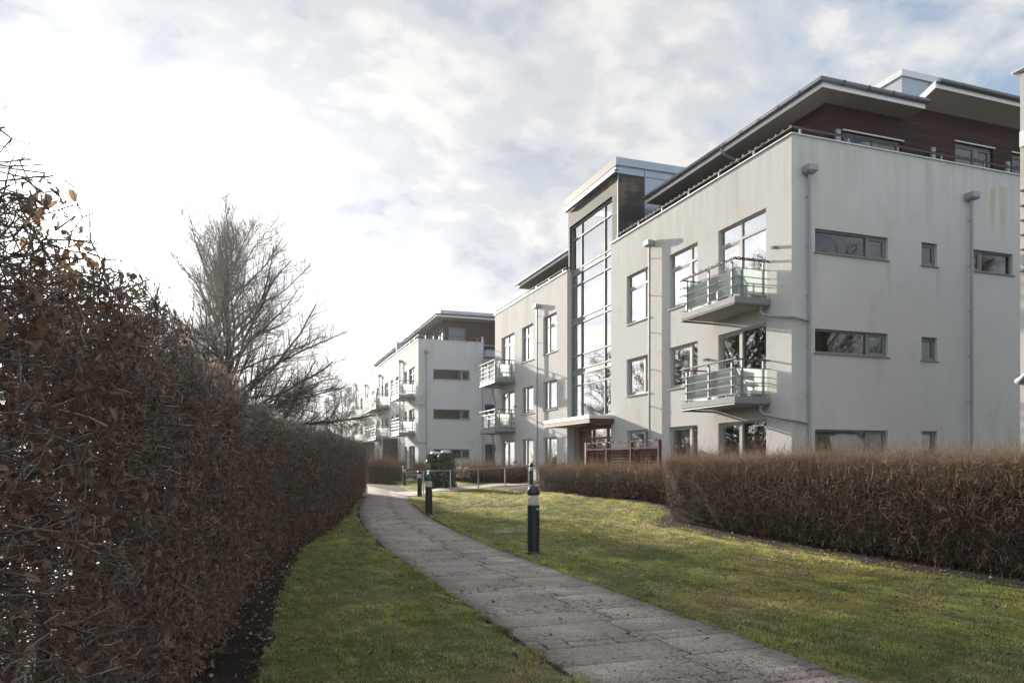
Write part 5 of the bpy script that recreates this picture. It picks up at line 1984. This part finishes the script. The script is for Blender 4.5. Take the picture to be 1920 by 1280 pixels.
def bare_tree_mesh(name, H, spread, seed, n1=46, trunk=0.24, asc=0.9, bias=None, tmin=0.012, extra=None, zlow=0.16, dens=1.0, lpow=0.62, zhigh=0.95, low=0.65):
    """trunk mesh and crown mesh of a leafless broadleaf tree"""
    rs = np.random.default_rng(seed)
    out = {0: [], 1: [], 2: [], 3: [], 4: []}
    # trunk
    tp = [np.array([0, 0, -0.1])]
    for k in range(1, 13):
        tp.append(np.array([rs.normal(0, 0.035) * k / 5, rs.normal(0, 0.035) * k / 5, H * k / 12]))
    tp = np.array(tp)
    tr = np.interp(np.linspace(0, 1, 13), [0, 0.06, 0.35, 0.6, 1.0], [trunk * 1.45, trunk, trunk * 0.8, trunk * 0.36, tmin])
    boughs = []
    for i in range(n1):
        t = zlow + (zhigh - zlow) * (i / n1) ** 0.92
        az = i * 2.399 + rs.normal(0, 0.3)
        hdir = np.array([math.cos(az), math.sin(az)])
        L = spread * (1 - t) ** lpow * rs.uniform(0.7, 1.12) + 0.5
        if bias is not None:
            w = hdir @ bias[:2]
            L *= 1 + bias[2] * w * max(0, 1 - t * 1.6)
        e = asc * np.interp(t, [zlow, 0.38, 0.6, 1.0], [low, 0.85, 1.05, 1.3]) + rs.normal(0, 0.12)
        d = np.array([hdir[0] * math.cos(e), hdir[1] * math.cos(e), math.sin(e)])
        p0 = np.array([np.interp(t, np.linspace(0, 1, 13), tp[:, 0]), np.interp(t, np.linspace(0, 1, 13), tp[:, 1]), t * H])
        r0 = min(np.interp(t, np.linspace(0, 1, 13), tr) * 0.6, 0.017 + 0.0095 * L)
        boughs.append((p0, d, L, r0, 0.10 + 0.45 * (1 - t)))
    if extra:
        boughs += extra
    for (p0, d, L, r0, up) in boughs:
        pts, rad = grow(p0, d, L, r0, 1, up, out, rs, 9, 0.11)
        n2 = int((5 + L * 3.2) * dens)
        for k in range(n2):
            f = rs.uniform(0.16, 1.0) * 9
            a = int(min(f, 8))
            q = pts[a] + (pts[a + 1] - pts[a]) * (f - a)
            dm = pts[a + 1] - pts[a]
            dm /= np.linalg.norm(dm)
            sv = np.cross(dm, rs.normal(0, 1, 3))
            sv /= np.linalg.norm(sv)
            dd = dm * 0.72 + sv * 0.8 + np.array([0, 0, 0.22])
            L2 = (0.32 * L * (1.12 - f / 9) + 0.35) * rs.uniform(0.6, 1.3)
            p2, r2 = grow(q, dd, L2, max(np.interp(f, range(10), rad) * 0.55, tmin * 0.8), 2, 0.25, out, rs, 5, 0.11)
            n3 = int((3 + L2 * 4.5) * dens)
            for j in range(n3):
                f2 = rs.uniform(0.1, 1.0) * 5
                b = int(min(f2, 4))
                q2 = p2[b] + (p2[b + 1] - p2[b]) * (f2 - b)
                dm2 = p2[b + 1] - p2[b]
                dm2 /= np.linalg.norm(dm2)
                sv = rs.normal(0, 1, 3)
                dd = dm2 * 0.8 + sv * 0.45 + np.array([0, 0, 0.15])
                L3 = (0.40 * L2 + 0.16) * rs.uniform(0.5, 1.3)
                p3, r3 = grow(q2, dd, L3, tmin * 0.55, 3, 0.15, out, rs, 3, 0.12)
                for _ in range(int(2 * dens + rs.uniform(0, 1))):
                    b3 = rs.integers(0, 3)
                    dd = (p3[b3 + 1] - p3[b3]) / (L3 / 3) + rs.normal(0, 0.6, 3)
                    grow(p3[b3 + 1], dd, L3 * 0.5 + 0.08, tmin * 0.36, 4, 0.1, out, rs, 2, 0.1)
    tm = twigs(tp[None], tr[None], 10)
    ps = []
    for lv, n in ((1, 6), (2, 4), (3, 3), (4, 3)):
        if out[lv]:
            P = np.stack([a for a, _ in out[lv]])
            Rr = np.stack([b for _, b in out[lv]])
            ps.append(twigs(P, Rr, n))
    Vc, Fc = merge(ps)
    return np_mesh(name + '_trunk', tm[0], tm[1], None, True), np_mesh(name + '_crown', Vc, Fc)


def put_tree(meshes, loc, label, group=None, mat='bark', rot=0.0, scale=1.0):
    r = empty('bare_tree', loc)
    r.rotation_euler = (0, 0, rot)
    r.scale = (scale, scale, scale)
    tag(r, label, 'tree', group)
    for me, nm in zip(meshes, ('trunk', 'crown')):
        o = bpy.data.objects.new(nm, me)
        COL.objects.link(o)
        if not me.materials:
            me.materials.append(M[mat])
        o.parent = r
    return r


RV = np.array([math.cos(YAW), -math.sin(YAW)])
ex = []
for (z0, el, L, r0, up) in ((3.0, 0.18, 7.4, 0.10, 0.32), (2.6, 0.10, 5.6, 0.07, 0.30), (3.6, 0.24, 5.8, 0.065, 0.16), (4.4, 0.32, 5.2, 0.06, 0.12), (3.3, 0.05, 5.0, 0.06, 0.2)):
    ex.append((np.array([0, 0, z0]), np.array([RV[0] * math.cos(el), RV[1] * math.cos(el), math.sin(el)]), L, r0, up))
lime = bare_tree_mesh('lime', 14.1, 7.0, 8, 64, 0.24, 0.82, (RV[0], RV[1], 0.26), 0.0085, ex, 0.17, 1.2, 0.47, 0.83, 0.28)
put_tree(lime, (-1.25, 38.6, 0), 'large bare lime tree with a pointed crown rising behind the tall hedge')
oakm = bare_tree_mesh('oak', 12.5, 5.2, 21, 34, 0.24, 0.62, None, 0.018, None, 0.2, 0.9)
slim = bare_tree_mesh('slim', 11.0, 2.6, 33, 30, 0.13, 1.0, None, 0.022, None, 0.15, 0.75)


def at_px(px, d):
    l = (px - 960) / 1365 * d
    return (math.sin(YAW) * d + math.cos(YAW) * l, math.cos(YAW) * d - math.sin(YAW) * l)


far_trees = [(566, 74, .80, 'oak', 'bare tree behind the hedge just left of the small gap of sky'),
             (590, 88, .85, 'slim', 'thin bare tree far behind the hedge, second of the distant row from the left'),
             (612, 70, .66, 'slim', 'slender bare tree in the middle of the distant row'),
             (627, 95, 1.0, 'slim', 'tall thin bare tree in the distance between two darker trunks'),
             (640, 80, .80, 'oak', 'bushy bare tree in the distance next to the far building'),
             (655, 92, .98, 'slim', 'slim upright bare tree just left of the far balconies'),
             (668, 105, 1.15, 'slim', 'bare tree directly behind the leftmost far balconies'),
             (538, 92, .85, 'oak', 'distant bare tree low behind the drooping boughs of the lime')]
for i, (px, d, s, k, lab) in enumerate(far_trees):
    x, y = at_px(px, d)
    put_tree(slim if k == 'slim' else oakm, (x, y, 0), lab, 'distant bare trees', 'bark', 1.3 * i, s)
# the row beyond the road that the window panes mirror
for i, (x, y, s) in enumerate(((-14, 26, .95), (-10, 46, .98), (-17, 54, 1.1), (-24, 40, 1.1), (-15, 68, 1.15), (-26, 62, 1.2), (-8, 60, 1.0), (-3.5, 63, 1.0), (-5, 52, .85), (-32, 52, 1.3), (-20, 82, 1.3))):
    put_tree(oakm, (x, y, 0), 'bare tree beyond the road behind the tall hedge, mirrored in the windows', 'bare trees mirrored in the windows', 'bark', 0.9 * i, s)
for i, (x, y, s) in enumerate(((36, -6, 1.25), (44, -16, 1.4), (30, -14, 1.2), (52, -8, 1.4))):
    put_tree(oakm, (x, y, 0), 'bare tree behind the viewer, mirrored in the end wall windows', 'bare trees mirrored in the end wall', 'bark', 0.7 * i, s)
def add_unseen_wood():  # unseen belt of stems added to darken the ground floor window reflections
    n = 5200
    y = rng.uniform(-20, 170, n)
    x = -62 + rng.normal(0, 5, n) + 0.12 * np.clip(y - 40, 0, 200)
    h = rng.uniform(4.5, 9.0, n)
    P = np.empty((n, 4, 3))
    D = rng.normal(0, 0.10, (n, 3))
    D[:, 2] = 1
    for k, t in enumerate((0, 0.3, 0.65, 1.0)):
        P[:, k] = np.stack([x, y, np.zeros(n)], -1) + D * (h * t)[:, None] + rng.normal(0, 0.25, (n, 3)) * t
    V, F = twigs(P, rng.uniform(0.05, 0.14, n)[:, None] * np.array([1, 0.8, 0.55, 0.15])[None])
    me = np_mesh('unseen_wood', V, F)
    tag(new_obj('unseen_wood', me, M['bark']), 'unseen belt of bare young wood, added to darken window reflections', 'wood', None, 'stuff')


add_unseen_wood()
# ------------------------------------------------------------------ grass blades and fallen leaves
def fbm(x, y, s, seed=0):
    v = np.zeros_like(x)
    rs = np.random.default_rng(seed)
    for k in range(10):
        a = rs.uniform(0, 2 * np.pi)
        f = s * 1.55 ** (k % 5) * rs.uniform(0.8, 1.25)
        v += np.sin((x * math.cos(a) + y * math.sin(a)) * f + rs.uniform(0, 6.28)) / 1.35 ** (k % 5)
    return v / 4.5


def on_lawn(x, y):
    pl = interp(y, PLY, PLX)
    pr = interp(y, PRY, PRX)
    left = (x > interp(y, GY, GX) - 0.02) & (x < pl + 0.03) & (y < 23.4)
    bed = 8.66 + 0.07 * np.sin(y * 2.1) + 0.04 * np.sin(y * 5.7) + 1.6 * np.clip((y - 14.2) / 1.8, 0, 1) ** 2
    lim = np.where(y < 16.0, bed + 0.05, 10.25)
    right = (x > pr - 0.035) & (x < lim) & (y < 31.35)
    ok = left | right | ((x > pr - 0.03) & (x < 10.4) & (y > 34.4) & (y < 47))
    ok &= ~((x > 4.80) & (x < 5.38) & (y > 14.4) & (y < 14.88))
    ok &= ~((x > 5.55) & (x < 5.9) & (y > 9.9) & (y < 10.06))
    return ok


def grass():
    xs, ys, sz = [], [], []
    for (x0, x1, y0, y1, dens, k) in ((-0.2, 8.6, 3.2, 8, 5200, 1.0), (-0.2, 8.7, 8, 14, 2900, 1.25), (0.2, 10.3, 14, 22, 1300, 1.7), (2.5, 10.3, 22, 31.4, 800, 2.3), (6.8, 10.4, 34.4, 47, 330, 3.2)):
        n = int((x1 - x0) * (y1 - y0) * dens)
        x = rng.uniform(x0, x1, n)
        y = rng.uniform(y0, y1, n)
        ok = on_lawn(x, y)
        thin = np.clip(2.4 * (fbm(x, y, 1.9, 101) + 0.5 * fbm(x, y, 8.0, 102) - 0.30), 0, 0.85)
        ok &= rng.uniform(0, 1, n) > thin
        # leave out what the frame cannot show
        d = x * math.sin(YAW) + y * math.cos(YAW)
        l = x * math.cos(YAW) - y * math.sin(YAW)
        ok &= (np.abs(l / d) < 0.80)
        xs.append(x[ok]); ys.append(y[ok]); sz.append(np.full(ok.sum(), k))
    # ragged growth along the slab edges
    ne = 30000
    ye = 3.3 + 26 * rng.uniform(0, 1, ne) ** 1.6
    sd_ = rng.uniform(0, 1, ne) < 0.5
    xe = np.where(sd_, interp(ye, PLY, PLX) + 0.02 - rng.exponential(0.035, ne), interp(ye, PRY, PRX) - 0.02 + rng.exponential(0.035, ne))
    xe = xe + np.where(sd_, 1, -1) * 0.05 * np.clip(np.sin(ye * 3.1) * np.sin(ye * 1.3 + 2) + 0.6 * np.sin(ye * 9.7), 0, 1.2)
    xs.append(xe); ys.append(ye); sz.append(1.0 + ye / 14)
    x, y, k = map(np.concatenate, (xs, ys, sz))
    n = len(x)
    cl = fbm(x, y, 3.0, 4)
    cl2 = fbm(x, y, 0.8, 9)
    tuft = np.clip(fbm(x, y, 14.0, 31) * 1.4, -1, 1)
    L = np.maximum(0.010, 0.030 + 0.012 * np.clip(cl * 1.3, -1, 1) + 0.022 * tuft) * rng.uniform(0.6, 1.5, n) * k ** 0.45
    wd = 0.0024 * k * rng.uniform(0.7, 1.3, n)
    az = 5.0 * fbm(x, y, 8.0, 21) + rng.normal(0, 1.0, n)
    lean = rng.uniform(0.4, 2.0, n)
    H = np.stack([np.cos(az), np.sin(az), np.zeros(n)], -1)
    S = np.stack([-np.sin(az), np.cos(az), np.zeros(n)], -1)
    Z = np.array([0, 0, 1.0])[None]
    P = np.stack([x, y, height(x, y) - 0.004 + 0.012 * np.clip(tuft, 0, 1)], -1)
    m_ = P + H * (0.42 * lean * L)[:, None] * 0.6 + Z * (0.62 * L)[:, None]
    t = P + H * (lean * L)[:, None] + Z * (L * np.clip(1.1 - 0.55 * lean, 0.2, 1))[:, None]
    V = np.empty((n, 5, 3))
    w = (wd * 0.5)[:, None]
    V[:, 0] = P - S * w
    V[:, 1] = P + S * w
    V[:, 2] = m_ + S * w * 0.8
    V[:, 3] = m_ - S * w * 0.8
    V[:, 4] = t
    b = np.arange(n)[:, None] * 5
    F = np.concatenate([b + np.array([[0, 1, 2]]), b + np.array([[0, 2, 3]]), b + np.array([[3, 2, 4]])])
    q = rng.uniform(0, 1, n)
    straw = (q < np.clip(0.25 + 0.60 * cl2 - 0.30 * tuft + 0.35 * fbm(x, y, 5.0, 77), 0.03, 0.88))
    moss = np.clip(0.5 + 0.6 * fbm(x, y, 1.6, 15), 0, 1)[:, None]
    green = np.array([0.114, 0.138, 0.042])[None] * (1 - moss) + np.array([0.235, 0.215, 0.052])[None] * moss
    c = green * rng.uniform(0.55, 1.5, (n, 1)) * (1 + 0.45 * np.clip(fbm(x, y, 7.0, 55) * 1.3, -1, 1))[:, None]
    c = np.where(straw[:, None], np.array([0.33, 0.27, 0.15])[None] * rng.uniform(0.5, 1.3, (n, 1)), c)
    me = np_mesh('grass', V.reshape(-1, 3), F, np.repeat(c, 5, 0))
    tag(new_obj('grass', me, M['grass']), 'short winter grass of the lawns, green with straw coloured blades', 'grass', None, 'stuff')


grass()


def litter():
    n = 5200
    C, sz = [], []
    # under the tall hedge, under the big brown hedge, scattered on lawn and path
    y = 2.5 + rng.uniform(0, 1, 1300) ** 1.5 * 22
    x = interp(y, GY, GX) - rng.exponential(0.16, 1300) + 0.02
    a = rng.uniform(3.5, 15.5, 420)
    bx = 8.45 + rng.beta(1.2, 2.2, 420) * 1.2
    c = 3.5 + 24 * rng.uniform(0, 1, 2600) ** 1.3
    cx = rng.uniform(-0.1, 9.5, 2600)
    X = np.concatenate([x, bx, cx])
    Y = np.concatenate([y, a, c])
    n = len(X)
    pl, pr = interp(Y, PLY, PLX), interp(Y, PRY, PRX)
    onp = (X > pl) & (X < pr)
    keep = ~onp | (rng.uniform(0, 1, n) < 0.25)
    X, Y, onp = X[keep], Y[keep], onp[keep]
    n = len(X)
    Z = height(X, Y) + np.where(onp, 0.030, 0.03)
    N = norm(np.stack([rng.normal(0, 0.5, n), rng.normal(0, 0.5, n), np.ones(n)], -1))
    D = norm(np.cross(N, rand_dirs(n)))
    L = rng.uniform(0.022, 0.062, n)
    V, F = leaves(np.stack([X, Y, Z], -1), D, N, L, L * rng.uniform(0.4, 0.7, n), rng.uniform(-0.2, 0.5, n))
    q = rng.uniform(0, 1, (n, 1))
    g = np.array([0.05, 0.03, 0.02])[None] * (1 - q * q) + np.array([0.36, 0.28, 0.20])[None] * q * q
    me = np_mesh('fallen_leaves', V, F, np.repeat(g, LV, 0))
    tag(new_obj('fallen_leaves', me, M['leaf']), 'dry fallen leaves scattered on soil, lawn and path', 'leaves', None, 'stuff')


litter()


def haze():
    """thin winter air: one closed box round the camera and the whole scene"""
    mb = MB()
    mb.box(-270, 270, -130, 330, -1.3, 24)
    m = bpy.data.materials.new('haze_air')
    m.use_nodes = True
    t = NT(m.node_tree)
    for nd in list(t.n):
        t.n.remove(nd)
    out = t.add('ShaderNodeOutputMaterial')
    v = t.add('ShaderNodeVolumePrincipled', ins={'Color': (0.95, 0.95, 0.95, 1), 'Density': 0.00026, 'Anisotropy': 0.72})
    t.l.new(v.outputs[0], out.inputs['Volume'])
    o = mb.build('haze', m)
    tag(o, 'thin hazy winter air lit by the low sun', 'haze', None, 'stuff')


haze()
